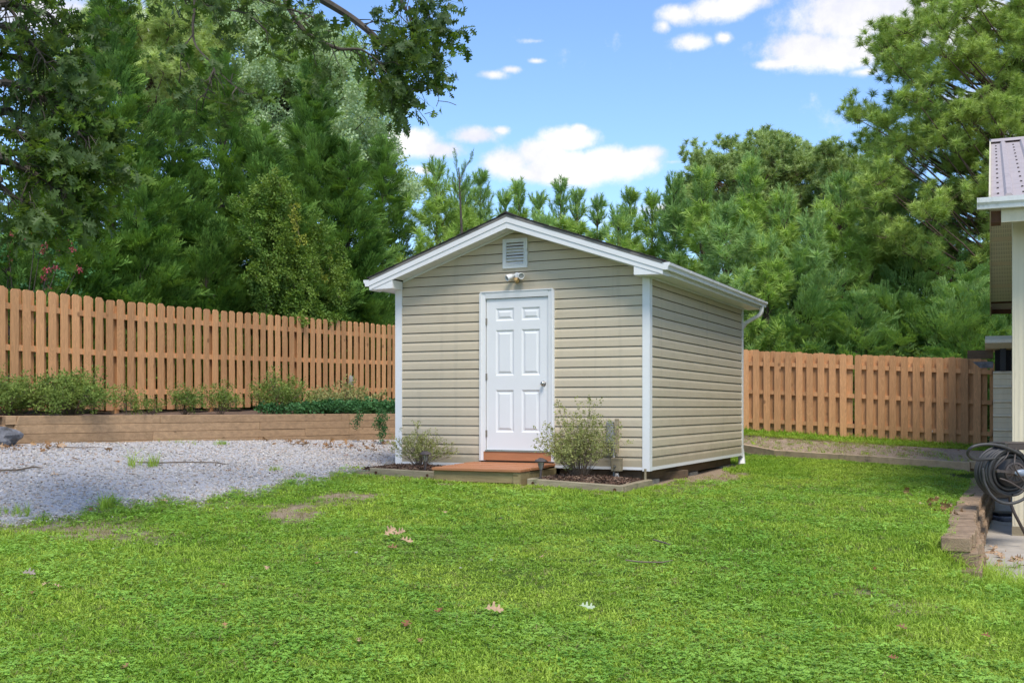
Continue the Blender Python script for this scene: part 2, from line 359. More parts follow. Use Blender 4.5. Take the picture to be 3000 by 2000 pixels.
M['azalea2'] = leaf_mat('azalea_sparse_leaf', (.24, .27, .085), (.40, .40, .15), trans=.2, scale=4)
M['vine'] = leaf_mat('vine_leaf', (.09, .19, .03), (.24, .34, .06), trans=.3, scale=1.3)
M['viney'] = leaf_mat('vine_leaf_yellow', (.30, .38, .06), (.46, .44, .09), trans=.35, scale=2)
M['ivy'] = leaf_mat('ivy_leaf', (.035, .12, .040), (.09, .22, .065), trans=.2, scale=2)
M['pink'] = leaf_mat('pink_blossom', (.50, .06, .12), (.62, .14, .17), trans=.3, scale=3)
M['grass'] = leaf_mat('grass_blade', (.175, .355, .028), (.450, .570, .080), trans=.32, scale=.9, inst_var=.45, fine=40)
M['grassdry'] = leaf_mat('dry_grass', (.22, .20, .07), (.34, .29, .13), trans=.2, scale=1.0, fine=40)
M['clover'] = leaf_mat('clover_leaf', (.185, .390, .045), (.340, .540, .090), trans=.28, scale=.8, inst_var=.4, fine=40)
M['mulch'] = mat('mulch_chip', (.105, .058, .036), rough=.95, var=.5, nscale=3, world_co=True, obj_var=.5)
M['mulchl'] = mat('mulch_chip_light', (.25, .17, .115), rough=.95, var=.35, nscale=3, world_co=True)
M['drybrown'] = leaf_mat('dead_leaf', (.20, .095, .038), (.42, .25, .12), trans=.15, scale=3, fine=10)
M['stone'] = None
def stone_mat():
    m = bpy.data.materials.new('gravel_stone'); m.use_nodes = True; t = NT(m.node_tree)
    out = t.n('ShaderNodeOutputMaterial'); oi = t.n('ShaderNodeObjectInfo').outputs['Random']
    c = t.ramp(oi, [(0, (.27, .255, .235)), (.25, (.40, .37, .335)), (.5, (.53, .49, .44)), (.70, (.40, .30, .23)), (.86, (.66, .62, .56)), (1, (.09, .06, .04))])
    b = t.n('ShaderNodeBsdfPrincipled', Base_Color=c, Roughness=.9)
    t.nt.links.new(b.outputs[0], out.inputs[0]); return m
M['stone'] = stone_mat()
# ---------------------------------------------------------------- scatter (geometry nodes, for leaves, needles, grass, gravel)
def src_mesh(name, verts, faces, m):
    me = bpy.data.meshes.new(name); me.from_pydata([tuple(v) for v in verts], [], faces); me.update()
    me.materials.append(m); return me
_gn = {}
def gn_group(meshes):
    key = tuple(m.name for m in meshes)
    if key in _gn: return _gn[key]
    ng = bpy.data.node_groups.new('scatter', 'GeometryNodeTree')
    ng.interface.new_socket('Geometry', in_out='INPUT', socket_type='NodeSocketGeometry')
    ng.interface.new_socket('Geometry', in_out='OUTPUT', socket_type='NodeSocketGeometry')
    N = ng.nodes; L = ng.links
    gi = N.new('NodeGroupInput'); go = N.new('NodeGroupOutput'); jo = N.new('GeometryNodeJoinGeometry')
    for m in reversed(meshes):
        o = bpy.data.objects.new('src_'+m.name, m)
        a = N.new('GeometryNodeObjectInfo'); a.inputs['Object'].default_value = o; a.transform_space = 'ORIGINAL'
        b = N.new('GeometryNodeGeometryToInstance'); L.new(a.outputs['Geometry'], b.inputs[0]); L.new(b.outputs[0], jo.inputs[0])
    ip = N.new('GeometryNodeInstanceOnPoints'); ip.inputs['Pick Instance'].default_value = True
    L.new(gi.outputs[0], ip.inputs['Points']); L.new(jo.outputs[0], ip.inputs['Instance'])
    for nm, dt, sk in (('rot', 'FLOAT_VECTOR', 'Rotation'), ('scl', 'FLOAT_VECTOR', 'Scale'), ('idx', 'INT', 'Instance Index')):
        a = N.new('GeometryNodeInputNamedAttribute'); a.data_type = dt; a.inputs[0].default_value = nm
        o_ = [s for s in a.outputs if s.enabled and s.name == 'Attribute'][0]
        L.new(o_, ip.inputs[sk])
    L.new(ip.outputs[0], go.inputs[0]); _gn[key] = ng
    return ng
def scatter(name, pts, dirs, scl, meshes, parent=None, roll=None, idx=None, kind='stuff'):
    """pts Nx3 in the parent's space; dirs Nx3: where the source's +X axis points"""
    pts = np.asarray(pts, float).reshape(-1, 3); dirs = np.asarray(dirs, float).reshape(-1, 3); n = len(pts)
    d = dirs/np.maximum(np.linalg.norm(dirs, axis=1, keepdims=True), 1e-9)
    rot = np.zeros((n, 3)); rot[:, 0] = R_.uniform(0, 6.283, n) if roll is None else roll
    rot[:, 1] = -np.arcsin(np.clip(d[:, 2], -1, 1)); rot[:, 2] = np.arctan2(d[:, 1], d[:, 0])
    scl = np.asarray(scl, float)
    if scl.ndim == 0: scl = np.full(n, float(scl))
    if scl.ndim == 1: scl = np.repeat(scl[:, None], 3, 1)
    if idx is None: idx = R_.randint(0, len(meshes), n)
    me = bpy.data.meshes.new(name); me.vertices.add(n); me.vertices.foreach_set('co', pts.ravel())
    a = me.attributes.new('rot', 'FLOAT_VECTOR', 'POINT'); a.data.foreach_set('vector', rot.ravel())
    a = me.attributes.new('scl', 'FLOAT_VECTOR', 'POINT'); a.data.foreach_set('vector', scl.ravel())
    a = me.attributes.new('idx', 'INT', 'POINT'); a.data.foreach_set('value', np.asarray(idx, dtype=np.int32))
    me.update()
    o = bpy.data.objects.new(name, me); col.objects.link(o)
    if parent: o.parent = parent
    md = o.modifiers.new('scatter', 'NODES'); md.node_group = gn_group(meshes)
    if kind: o['kind'] = kind
    return o
# ================================================================ SHED geometry frame
SO = Vector((-1.596, 15.246, 0)); SANG = math.atan2(-.4278, .9046)
SU = Vector((.9046, -.4278, 0)); SV = Vector((.4278, .9046, 0))     # along the front, towards the back
def sw(x, y, z=0.0): return SO + SU*x + SV*y + Vector((0, 0, z))
def to_s(x, y):
    dx = np.asarray(x)-SO.x; dy = np.asarray(y)-SO.y
    return dx*.9046-dy*.4278, dx*.4278+dy*.9046
def g1n(x, y): return float(gz([x], [y], cut=False)[0])
def sgz(x, y):
    p = sw(x, y); return g1(p.x, p.y)
SW, SD = 3.66, 4.95
# fences (world): left fence line, right fence line
LF0 = Vector((-8.75, 13.8, 0)); LFD = Vector((3.91, 8.1, 0)).normalized(); LFL = 14.6
RF0 = Vector((2.0, 25.78, 0)); RFD = Vector((4.56, -2.1, 0)).normalized(); RFL = 8.62
# timber wall polyline (top front edge)
TW = [Vector((-6.72, 14.85, 0)), Vector((-2.95, 19.75, 0)), Vector((-1.2, 21.6, 0))]
def tw_y(x): return np.interp(x, [p.x for p in TW], [p.y for p in TW])
# gravel edge in view pixels
GE = [(-400,1260),(-80,1225),(0,1203),(60,1193),(130,1196),(200,1168),(300,1152),(400,1152),(480,1143),(560,1130),(620,1122),(690,1105),(750,1092),(820,1080),(840,1070),(905,1062),(925,1060)]
def grav_mask(x, y):
    z = gz(x, y); px, py = proj(x, y, z)
    e = np.interp(px, [p[0] for p in GE], [p[1] for p in GE])
    nz = 6*np.sin(px*.045)+5*np.sin(px*.11+1.3)+3*np.sin(px*.23+y*3)
    m = smooth(-16, 12, (e+nz)-py)
    m = m*(px < 935)
    m = np.where((x < -3.0) & (y < 9), m*0, m)
    return m
# bare earth spots (view px, py, rx, ry, strength)
BARE = [(800,1140,80,9,.9),(670,1178,62,20,.95),(760,1155,80,10,.5),(215,1220,130,24,.8),(60,1215,75,14,.6),(320,1235,90,14,.5),(2090,1400,80,16,.65),(1960,1360,70,10,.5),(2205,1070,50,9,.6),(1090,1112,110,4,.9),(1560,1120,80,14,.5),(1630,1092,75,14,1.0),(1200,1122,50,6,.4),(2185,1115,20,30,.3),(500,1165,120,12,.35),(1980,1362,40,7,.7)]
def bare_mask(x, y):
    z = gz(x, y); px, py = proj(x, y, z); m = np.zeros_like(px)
    w = 0.25*np.sin(px*.07+py*.2)+.2*np.sin(px*.15-py*.33)+.15*np.sin(px*.31+py*.11)
    for (cx, cy, a, b, s) in BARE:
        q = ((px-cx)/(a*1.25))**2+((py-cy)/(b*1.3))**2
        m = np.maximum(m, s*smooth(1.15, .25, q+w))
    return m
def lawn_dens(x, y):
    z = gz(x, y); d = (1-grav_mask(x, y))*(1-bare_mask(x, y))
    sx, sy = to_s(x, y)
    d = d*~((sx > -.0) & (sx < SW+.05) & (sy > -.1) & (sy < SD+.1))            # under the shed
    d = d*~((sx > 1.2) & (sx < 2.46) & (sy > -1.25) & (sy < 0))                   # step
    d = d*~((sx > -.35) & (sx < 1.2) & (sy > -1.0) & (sy < 0))                    # left bed
    d = d*~((sx > 2.44) & (sx < 3.80) & (sy > -1.30) & (sy < 0))                  # right bed
    d = d*~((x > wall_x(y)-.10) & (y > 8.7) & (y < 17.5))                         # beyond the block wall
    dd = x-wall_x(y)
    d = d*(1-smooth(.05, .55, dd)*(y <= 8.75))
    d = d*~((sx < -.1) & (y > 15.2))                                             # gravel yard behind
    return d
# garden strip polyline in front of the right fence (ground at its foot)
ST = [Vector((4.2, 21.45, 0)), Vector((5.45, 20.45, 0)), Vector((6.35, 18.9, 0)), Vector((7.02, 17.0, 0))]
ST = [P(1640,1008,22.0), P(1780,1030,20.2), P(2000,1051,18.4), P(2228,1073,16.9)]
def strip_y(x): return np.interp(x, [p.x for p in ST], [p.y for p in ST])

# ================================================================ GROUND
def build_ground():
    xs = np.concatenate([[-900,-300,-100,-50,-30,-20], np.arange(-14, 14.01, .14), [18,25,50,100,300,900]])
    ys = np.concatenate([[-300,-60,-15,-4], np.arange(0, 30.01, .14), [34,45,70,120,300,1200]])
    X, Y = np.meshgrid(xs, ys); Z = gz(X, Y)
    nx, ny = len(xs), len(ys)
    me = bpy.data.meshes.new('lawn_ground')
    v = np.stack([X.ravel(), Y.ravel(), Z.ravel()], 1)
    i = np.arange(nx-1)[None, :]+np.arange(ny-1)[:, None]*nx
    f = np.stack([i, i+1, i+1+nx, i+nx], -1).reshape(-1, 4)
    me.from_pydata(v.tolist(), [], f.tolist()); me.update()
    gm = grav_mask(X.ravel(), Y.ravel()); bm_ = np.maximum(bare_mask(X.ravel(), Y.ravel()), 0)
    sx, sy = to_s(X.ravel(), Y.ravel())
    und = (sx > -.1) & (sx < SW+.1) & (sy > -1.3) & (sy < SD+.2)
    xr, yr = X.ravel(), Y.ravel()
    bed = (yr > strip_y(xr)) & (xr > 3.8) & (yr < 24.6)
    a = me.attributes.new('cover', 'FLOAT_VECTOR', 'POINT')
    gl = np.where((xr < -.2) & (yr > 15.0) & (yr < 24), 1, gm)
    data = np.stack([gl, np.where(und, 1.0, bm_), bed*1.0], 1)
    a.data.foreach_set('vector', data.ravel())
    o = bpy.data.objects.new('ground', me); col.objects.link(o); shade(o, True); tag(o, kind='structure')
    m = bpy.data.materials.new('ground'); m.use_nodes = True; t = NT(m.node_tree)
    out = t.n('ShaderNodeOutputMaterial'); pos = t.n('ShaderNodeNewGeometry').outputs['Position']
    cov = t.n('ShaderNodeSeparateXYZ', i0=t.n('ShaderNodeAttribute', {'attribute_name': 'cover'}).outputs['Vector'])
    na = t.n('ShaderNodeTexNoise', Vector=pos, Scale=.7, Detail=4.0).outputs[0]
    nb = t.n('ShaderNodeTexNoise', Vector=pos, Scale=45.0, Detail=5.0, Roughness=.7).outputs[0]
    lawn = t.mix(t.maprange(nb, .35, .65), (.040, .070, .012, 1), (.085, .135, .022, 1))
    lawn = t.mix(t.maprange(na, .55, .8), lawn, (.12, .13, .035, 1))
    dirt = t.ramp(nb, [(.3, (.22, .15, .10)), (.55, (.34, .26, .18)), (.75, (.42, .33, .24))])
    mul = t.ramp(nb, [(.3, (.14, .095, .07)), (.55, (.26, .19, .145)), (.75, (.36, .29, .22))])
    vo = t.n('ShaderNodeTexVoronoi', Vector=pos, Scale=38.0)
    gr = t.mix(.55, t.ramp(vo.outputs['Color'], [(0, (.34, .34, .35)), (.5, (.5, .49, .49)), (1, (.66, .64, .62))]), t.ramp(nb, [(.35, (.18, .15, .13)), (.6, (.55, .54, .54))]))
    c = t.mix(cov.outputs[2], lawn, mul)
    c = t.mix(cov.outputs[1], c, dirt)
    c = t.mix(cov.outputs[0], c, gr)
    b = t.n('ShaderNodeBsdfPrincipled', Base_Color=c, Roughness=.95); b.inputs['Specular IOR Level'].default_value = .1
    t.set(b, 'Normal', t.n('ShaderNodeBump', Strength=.5, Distance=.02, Height=nb).outputs[0])
    t.nt.links.new(b.outputs[0], out.inputs[0]); me.materials.append(m)
build_ground()

# ================================================================ SHED
shed_z = 0.36
shed = empty('storage_shed', (SO.x, SO.y, shed_z), SANG, 'beige vinyl sided garden shed with white trim and low gable roof', 'shed')
def part(mb, name, m, parent=shed, **k):
    o = mb.build(name, m, parent, **k)
    if parent is shed: o.location.z -= shed_z
    return o
ZB, ZT, CR = .543, 2.965, .1275
APEX = 3.85; PITCH = .346
def ztop(x): return APEX-PITCH*abs(x-SW/2)
def build_shed():
    # core behind the boards, coloured dark to paint the lap shadow lines
    b = MB(); lim = .20
    b.prism([(.03, ZB+.02), (SW-.03, ZB+.02), (SW-.03, ztop(SW)-.1), (SW/2, APEX-.1), (.03, ztop(0)-.1)], .03, SD-.03)
    part(b, 'wall_sheathing', M['lap_shadow'])
    # siding boards: dutch lap profile
    prof = [(0, .0), (-.019, .0), (-.0175, .080), (-.006, CR-.0085), (0, CR-.008)]     # (out, up)
    door = (1.315, 2.375, .60, 2.83)
    def board(x0b, x1b, x0t, x1t, z, h=CR, side=False):
        vs = []; 
        for (xb, xt) in ((x0b, x0t), (x1b, x1t)):
            for (o, u) in prof:
                u2 = u*h/CR; x = xb+(xt-xb)*u2/h
                vs.append((x, o, z+u2) if not side else (SW-o, x, z+u2))
        n = len(prof); fs = [(i, i+1, i+1+n, i+n) for i in range(n-1)]+[tuple(range(n)), tuple(range(2*n-1, n-1, -1))]
        mb = MB(); mb.add(vs, fs); part(mb, 'siding_board', M['siding'])
    z = ZB+.015; k = 0
    while z < APEX-.2:
        h = CR
        zt_lim = lambda zz: (APEX-.175-zz)/PITCH      # half width available
        hb, ht = min(SW/2-.005, zt_lim(z)), min(SW/2-.005, max(.02, zt_lim(z+h)))
        if hb <= .03: break
        xl, xr, xlt, xrt = SW/2-hb, SW/2+hb, SW/2-ht, SW/2+ht
        if z+h > door[2] and z < door[3]-.02:
            board(xl, door[0], xlt, door[0], z); board(door[1], xr, door[1], xrt, z)
        else: board(xl, xr, xlt, xrt, z)
        if z+h < ZT+.05: board(.03, SD-.005, .03, SD-.005, z, side=True)
        z += h; k += 1
    # corner posts, starter strips
    part(MB().box(-.005, .078, -.026, .0, ZB-.03, ZT).box(-.03, -.005, -.026, .09, ZB-.03, ZT), 'corner_trim', M['white'])
    part(MB().box(SW-.07, SW+.026, -.026, .0, ZB-.035, ZT).box(SW+.001, SW+.026, .0, .082, ZB-.035, ZT), 'corner_trim', M['white'])
    part(MB().box(SW+.001, SW+.026, SD-.06, SD+.03, ZB-.05, ZT), 'corner_trim', M['white'])
    part(MB().box(.08, 1.30, -.020, .03, ZB-.022, ZB+.014), 'starter_strip', M['white'])
    part(MB().box(2.39, SW-.07, -.020, .03, ZB-.022, ZB+.014), 'starter_strip', M['white'])
    part(MB().box(SW-.03, SW+.020, .084, SD-.06, ZB-.03, ZB+.014), 'starter_strip', M['white'])
    # back and left walls so the shed is closed
    part(MB().box(.0, SW, SD-.03, SD, ZB, ZT).prism([(0, ZT), (SW, ZT), (SW, ztop(SW)-.17), (SW/2, APEX-.17), (0, ztop(0)-.17)], SD-.03, SD), 'back_wall', M['siding'])
    part(MB().box(-.014, .02, .09, SD, ZB, ZT), 'side_wall', M['siding'])
    # floor frame: skids and joists
    part(MB().box(SW-.22, SW-.10, .05, SD-.35, ZB-.165, ZB-.023), 'floor_beam', M['beam'])
    part(MB().box(.12, .24, .05, SD-.35, ZB-.165, ZB-.023), 'floor_beam', M['beam'])
    part(MB().box(.0+.12, 1.2, .06, .10, ZB-.14, ZB-.024), 'floor_rim', M['beam'])
    part(MB().box(2.42, SW-.1, .08, .12, ZB-.15, ZB-.024), 'floor_rim', M['beam'])
    for (x, y) in ((SW-.16, .45), (SW-.16, 2.3), (SW-.16, 4.2), (.18, .6), (.18, 2.6), (.18, 4.3), (1.9, 1.5), (1.9, 3.6)):
        part(MB().box(x-.10, x+.10, y-.2, y+.2, sgz(x, y)-.05, ZB-.166), 'support_block', M['cblock'])
    # roof deck
    ov = .28; yf, yb = -.30, SD+.30
    for s in (-1, 1):
        xe = SW/2+s*(SW/2+ov)
        b = MB().prism([(SW/2, APEX-.022), (xe, ztop(xe)-.022), (xe, ztop(xe)-.060), (SW/2, APEX-.060)], yf-.012, yb+.012)
        part(b, 'roof_deck', M['drip'])
        # shingle courses
        L = math.hypot(SW/2+ov+.03, PITCH*(SW/2+ov+.03)); n = 15; ca = 1/math.hypot(1, PITCH)
        for i in range(n):
            a0 = L-(i+1)*L/n-.03; a1 = L-i*L/n
            a0 = max(a0, 0)
            x0 = SW/2+s*a0*ca; x1 = SW/2+s*a1*ca
            zz0 = APEX-.019-a0*ca*PITCH; zz1 = APEX-.019-a1*ca*PITCH
            j = rnd.uniform(-.006, .010)
            b = MB().prism([(x0, zz0+.003), (x1, zz1+.003+rnd.uniform(0, .004)), (x1, zz1+.017), (x0, zz0+.008)], yf-.022-j, yb+.03)
            part(b, 'shingle_course', M['shingle'])
        # rake fascia board (two bands)
        x_in = SW/2
        t = lambda x, d: (x, ztop(x)-d)
        b = MB().prism([t(x_in, .045), t(xe, .045), t(xe, .128), t(x_in, .128)], yf-.010, yf+.015)
        part(b, 'rake_board', M['white'])
        b = MB().prism([t(x_in, .1295), t(xe, .1295), (xe, 2.948), (xe-s*.10, 2.948), t(xe-s*.42, .215), t(x_in, .215)][:6] if False else [t(x_in, .1295), t(xe, .1295), t(xe, .185+.0), t(x_in, .205)], yf-.002, yf+.015)
        part(b, 'rake_board', M['white'])
        # boxed eave return
        xi = -.28 if s < 0 else SW+.28; xin = .09 if s < 0 else SW-.09
        b = MB().prism([(xi, 2.945), (xin, 2.945), (xin, ztop(xin)-.19), (xi, ztop(xi)-.19)], yf+.004, -.03 if s > 0 else -.028)
        part(b, 'eave_return', M['white'])
        # eave soffit (flat) panels and fascia
        xa, xb = (SW+.027, SW+.27) if s > 0 else (-.27, -.031)
        ny = 34; 
        for i in range(ny):
            y0 = -.02+(SD+.3)*i/ny; y1 = -.02+(SD+.3)*(i+1)/ny-.006
            part(MB().box(xa, xb, y0, y1, 2.952, 2.962), 'soffit_panel', M['white'])
        part(MB().box(xa, xb, -.02, yb, 2.965, 2.975), 'soffit_backing', M['drip'])
        part(MB().box(*((SW+.028, SW+.045) if s > 0 else (-.045, -.031)), .0, SD, 2.925, 2.950), 'soffit_trim', M['white'])
        part(MB().box(*((xe-.012, xe) if s > 0 else (xe, xe+.012)), yf+.016, yb, 2.945, ztop(xe)-.062), 'eave_fascia', M['white'])
        # gutter
        g = [(0, .005), (.062, .0), (.068, .035), (.088, .055), (.092, .085), (.086, .085), (.082, .058), (.062, .04), (.056, .006), (.004, .010), (.004, .09), (0, .09)]
        b = MB().prism([(xe+s*(p[0]+.001), 3.000-.012+p[1]) for p in g], yf-.005, yb-.02)
        go = part(b, 'gutter', M['gutter'])
        for yy in (yf-.008, yb-.02):
            part(MB().prism([(xe+s*(p[0]+.001), 2.988+p[1]) for p in [(0, 0), (.064, -.003), (.070, .035), (.090, .055), (.094, .088), (0, .088)]], yy, yy+.004), 'gutter_cap', M['white'])
        for yy in (.62, 2.0, 3.35, 4.6):
            part(MB().prism([(xe+s*p[0], 2.986+p[1]) for p in [(.064, -.001), (.072, .035), (.092, .055), (.097, .089), (.094, .089), (.088, .056), (.069, .037)]], yy, yy+.012), 'gutter_strap', M['gutter'])
    # ridge cap
    part(MB().prism([(SW/2-.12, APEX-.12*PITCH-.001), (SW/2, APEX+.012), (SW/2+.12, APEX-.12*PITCH-.001), (SW/2, APEX-.005)], yf-.03, yb+.03), 'ridge_cap', M['shingle'])
    # sloped soffit under the rake, panel by panel
    for s in (-1, 1):
        n = 20; x0 = SW/2; x1 = SW/2+s*(SW/2-.10)
        for i in range(n):
            a = x0+(x1-x0)*i/n+s*.002; c = x0+(x1-x0)*(i+1)/n-s*.002
            d = .178
            part(MB().prism([(a, ztop(a)-d), (c, ztop(c)-d), (c, ztop(c)-d+.008), (a, ztop(a)-d+.008)], yf+.016, -.018), 'soffit_panel', M['white'])
        part(MB().prism([(x0, ztop(x0)-.166), (x1, ztop(x1)-.166), (x1, ztop(x1)-.160), (x0, ztop(x0)-.160)], yf+.016, -.0), 'soffit_backing', M['drip'])
        part(MB().prism([(x0, ztop(x0)-.180), (x1, ztop(x1)-.180), (x1, ztop(x1)-.205), (x0, ztop(x0)-.205)], -.034, -.017), 'soffit_trim', M['white'])
    # ---- door
    fr = MB()
    for (x0, x1, z0, z1) in ((1.300, 1.385, .60, 2.845), (2.305, 2.390, .60, 2.845)):
        s = 1 if x0 < 1.8 else -1
        fr.prism([(x0, -.045), (x1, -.035), (x1, .04), (x0, .04)] if s > 0 else [(x0, -.035), (x1, -.045), (x1, .04), (x0, .04)], z0, z1-.0005, axis='z')
    part(fr, 'door_frame', M['white'])
    part(MB().prism([(-.045, 2.845), (-.035, 2.765), (.04, 2.765), (.04, 2.845)], 1.386, 2.304, axis='x'), 'door_frame', M['white'])
    part(MB().box(1.318, 1.332, -.052, -.02, .60, 2.86).box(2.358, 2.372, -.052, -.02, .60, 2.86).box(1.3325, 2.3575, -.052, -.02, 2.847, 2.86), 'door_casing_bead', M['white'])
    DX0, DX1, DZ0, DZ1 = 1.395, 2.297, .742, 2.757
    part(MB().box(1.384, 2.306, .012, .03, .70, 2.766), 'door_gasket', M['dark'])
    dl = MB()
    # slab built as a grid with pressed panels
    W = DX1-DX0; xs = [DX0, DX0+.135, DX0+.405, DX0+.515, DX0+.785, DX1]
    zs = [DZ0, DZ0+.235, DZ0+.80, DZ0+.99, DZ0+1.60, DZ0+1.72, DZ0+1.89, DZ1]
    for i in range(5):
        for j in range(7):
            x0, x1, z0, z1 = xs[i], xs[i+1], zs[j], zs[j+1]
            if i in (1, 3) and j in (1, 3, 5):
                rings = [(0, -.012), (.012, -.006), (.020, .000), (.034, .000), (.058, -.010)]
                pr = None
                for (ins, yy) in rings:
                    q = [(x0+ins, yy, z0+ins), (x1-ins, yy, z0+ins), (x1-ins, yy, z1-ins), (x0+ins, yy, z1-ins)]
                    if pr is not None:
                        dl.add(pr+q, [(a, (a+1) % 4, (a+1) % 4+4, a+4) for a in range(4)])
                    pr = q
                dl.add(pr, [(0, 1, 2, 3)])
            else:
                dl.add([(x0, -.012, z0), (x1, -.012, z0), (x1, -.012, z1), (x0, -.012, z1)], [(0, 1, 2, 3)])
    dl.box(DX0, DX1, .002, .011, DZ0, DZ1)
    dl.add([(DX0, -.012, DZ0), (DX0, -.012, DZ1), (DX0, .002, DZ1), (DX0, .002, DZ0)], [(0, 1, 2, 3)])
    dl.add([(DX1, -.012, DZ0), (DX1, -.012, DZ1), (DX1, .002, DZ1), (DX1, .002, DZ0)], [(0, 1, 2, 3)])
    door_o = part(dl, 'door', M['door'])
    for zz in (.96, 1.72, 2.46):
        h = MB().tube([(1.390, -.022, zz-.045), (1.390, -.022, zz+.045)], .0095, 8).box(1.388, 1.404, -.016, -.0121, zz-.044, zz+.044)
        h.build('hinge', M['hinge'], door_o)
    kz = 1.62; kx = DX1-.065
    Mk = Matrix.Translation((kx, -.012, kz)) @ Matrix.Rotation(R(90), 4, 'X')
    kb = MB().lathe([(.034, 0), (.034, .006), (.012, .010), (.012, .030), (.024, .034), (.029, .046), (.024, .060), (.010, .066)], n=20, M=Mk)
    kb.build('door_knob', M['nickel'], door_o, smooth_=True)
    MB().lathe([(.008, .066), (.008, .069)], n=10, M=Mk).build('keyhole', M['hinge'], door_o)
    part(MB().box(1.386, 2.304, -.05, .03, .722, .738), 'threshold', M['nickel'])
    part(MB().box(1.36, 2.375, -.040, .03, .605, .720), 'kick_board', M['terra'])
    part(MB().box(1.30, 2.40, -.018, .02, .55, .603), 'sill_board', M['beam'])
    # ---- gable vent
    v0, v1, w0, w1 = 3.155, 3.545, 1.645, 2.005
    v = MB(); 
    v.box(w0, w1, -.040, -.0, v0, v0+.035).box(w0, w1, -.040, -.0, v1-.035, v1).box(w0, w0+.035, -.040, 0, v0+.035, v1-.035).box(w1-.035, w1, -.040, 0, v0+.035, v1-.035)
    vo = part(v, 'gable_vent', M['gutter'])
    vi = MB(); i1 = .035; i2 = .05
    vi.box(w0+i1, w1-i1, -.046, -.02, v0+i1, v0+i2).box(w0+i1, w1-i1, -.046, -.02, v1-i2, v1-i1).box(w0+i1, w0+i2, -.046, -.02, v0+i2, v1-i2).box(w1-i2, w1-i1, -.046, -.02, v0+i2, v1-i2)
    vi.build('vent_frame', M['gutter'], vo)
    MB().box(w0+i2, w1-i2, -.0175, -.005, v0+i2, v1-i2).build('vent_backing', M['bare'], vo)
    for i in range(7):
        z0 = v0+.058+i*.0405
        MB().prism([(-.044, z0), (-.040, z0-.004), (-.018, z0+.022), (-.021, z0+.026)], w0+i2+.001, w1-i2-.001, axis='x').build('louver_slat', M['gutter'], vo)
    # ---- security light (fixed to the wall)
build_shed()
def build_light():
    zc = 3.05; p = sw(1.855, -.02, zc)
    L = empty('security_light', p, SANG, 'white twin head floodlight with yellowed motion sensor above shed door', 'floodlight'); L.scale = (.85,)*3
    Mx = Matrix.Rotation(R(90), 4, 'X')
    MB().lathe([(.050, 0), (.052, .02), (.045, .036), (.02, .042)], n=20, M=Mx).build('mounting_plate', M['white'], L, smooth_=True)
    for s, d in ((-1, Vector((-.55, -.75, -.42))), (1, Vector((.55, -.75, -.20)))):
        d.normalize(); q = Vector((0, 0, 1)).rotation_difference(d).to_matrix().to_4x4()
        T = Matrix.Translation(Vector((s*.065, -.05, .0))) @ q
        hd = MB().lathe([(.016, -.02), (.030, .0), (.045, .045), (.050, .10), (.049, .112), (.043, .112), (.040, .098)], n=20, M=T).build('lamp_head', M['white'], L, smooth_=True)
        MB().lathe([(.041, .098), (.035, .10)], n=18, M=T).build('lens', M['grey'], hd)
        MB().tube([(s*.012, -.03, .01), (s*.04, -.045, .012), (s*.065, -.055, .0)], .011, 8).build('swivel_arm', M['white'], L)
    T = Matrix.Translation(Vector((.012, -.06, -.075))) @ Matrix.Rotation(R(65), 4, 'X')
    MB().lathe([(.018, -.05), (.034, -.03), (.038, .0), (.034, .03), (.02, .04)], n=16, M=T).build('motion_sensor', M['gold'], L, smooth_=True)
    MB().tube([(0, -.03, -.03), (.006, -.05, -.06)], .012, 8).build('sensor_stem', M['white'], L)
build_light()
# ---- downspout
def rect_tube(pts, a, b):
    """rectangular pipe along pts"""
    mb = MB(); pts = [Vector(p) for p in pts]; vs = []; fs = []
    side = Vector((0, 1, 0))
    for i, p in enumerate(pts):
        t = (pts[min(i+1, len(pts)-1)]-pts[max(i-1, 0)]).normalized()
        u = t.cross(side).normalized()
        for (m, n) in ((-1, -1), (1, -1), (1, 1), (-1, 1)): vs.append(p+u*a*m+side*b*n)
    for i in range(len(pts)-1):
        for k in range(4): fs.append((i*4+k, i*4+(k+1) % 4, (i+1)*4+(k+1) % 4, (i+1)*4+k))
    fs += [(0, 1, 2, 3), tuple(range(len(pts)*4-4, len(pts)*4))]
    return mb.add(vs, fs)
def build_downspout():
    y = SD+.085; x0 = SW+.315
    gb = sgz(SW, SD)
    pts = [(x0, y, 3.0), (x0, y, 2.93)]
    for k in range(1, 7):
        a = k/6*R(62); pts.append((x0-.09*(1-math.cos(a)), y, 2.93-.09*math.sin(a)-.002*k))
    e = Vector(pts[-1]); d = Vector((-math.sin(R(62)), 0, -math.cos(R(62))))
    pts.append(tuple(e+d*.26))
    o = rect_tube(pts, .027, .036)
    dsp = part(o, 'downspout', M['gutter'])
    rect_tube([tuple(e+d*.262), tuple(e+d*.30+Vector((0, 0, -.04))), (SW-.03, y, 2.62), (SW-.03, y, .9), (SW-.03, y, gb+.22)], .03, .038).build('downspout_pipe', M['gutter'], dsp)
    MB().tube([(SW-.03, y-.02, .62), (SW-.01, y-.05, .45), (SW+.005, y-.09, gb+.01)], [.05, .055, .06], 10).build('downspout_outlet', M['white'], dsp)
build_downspout()

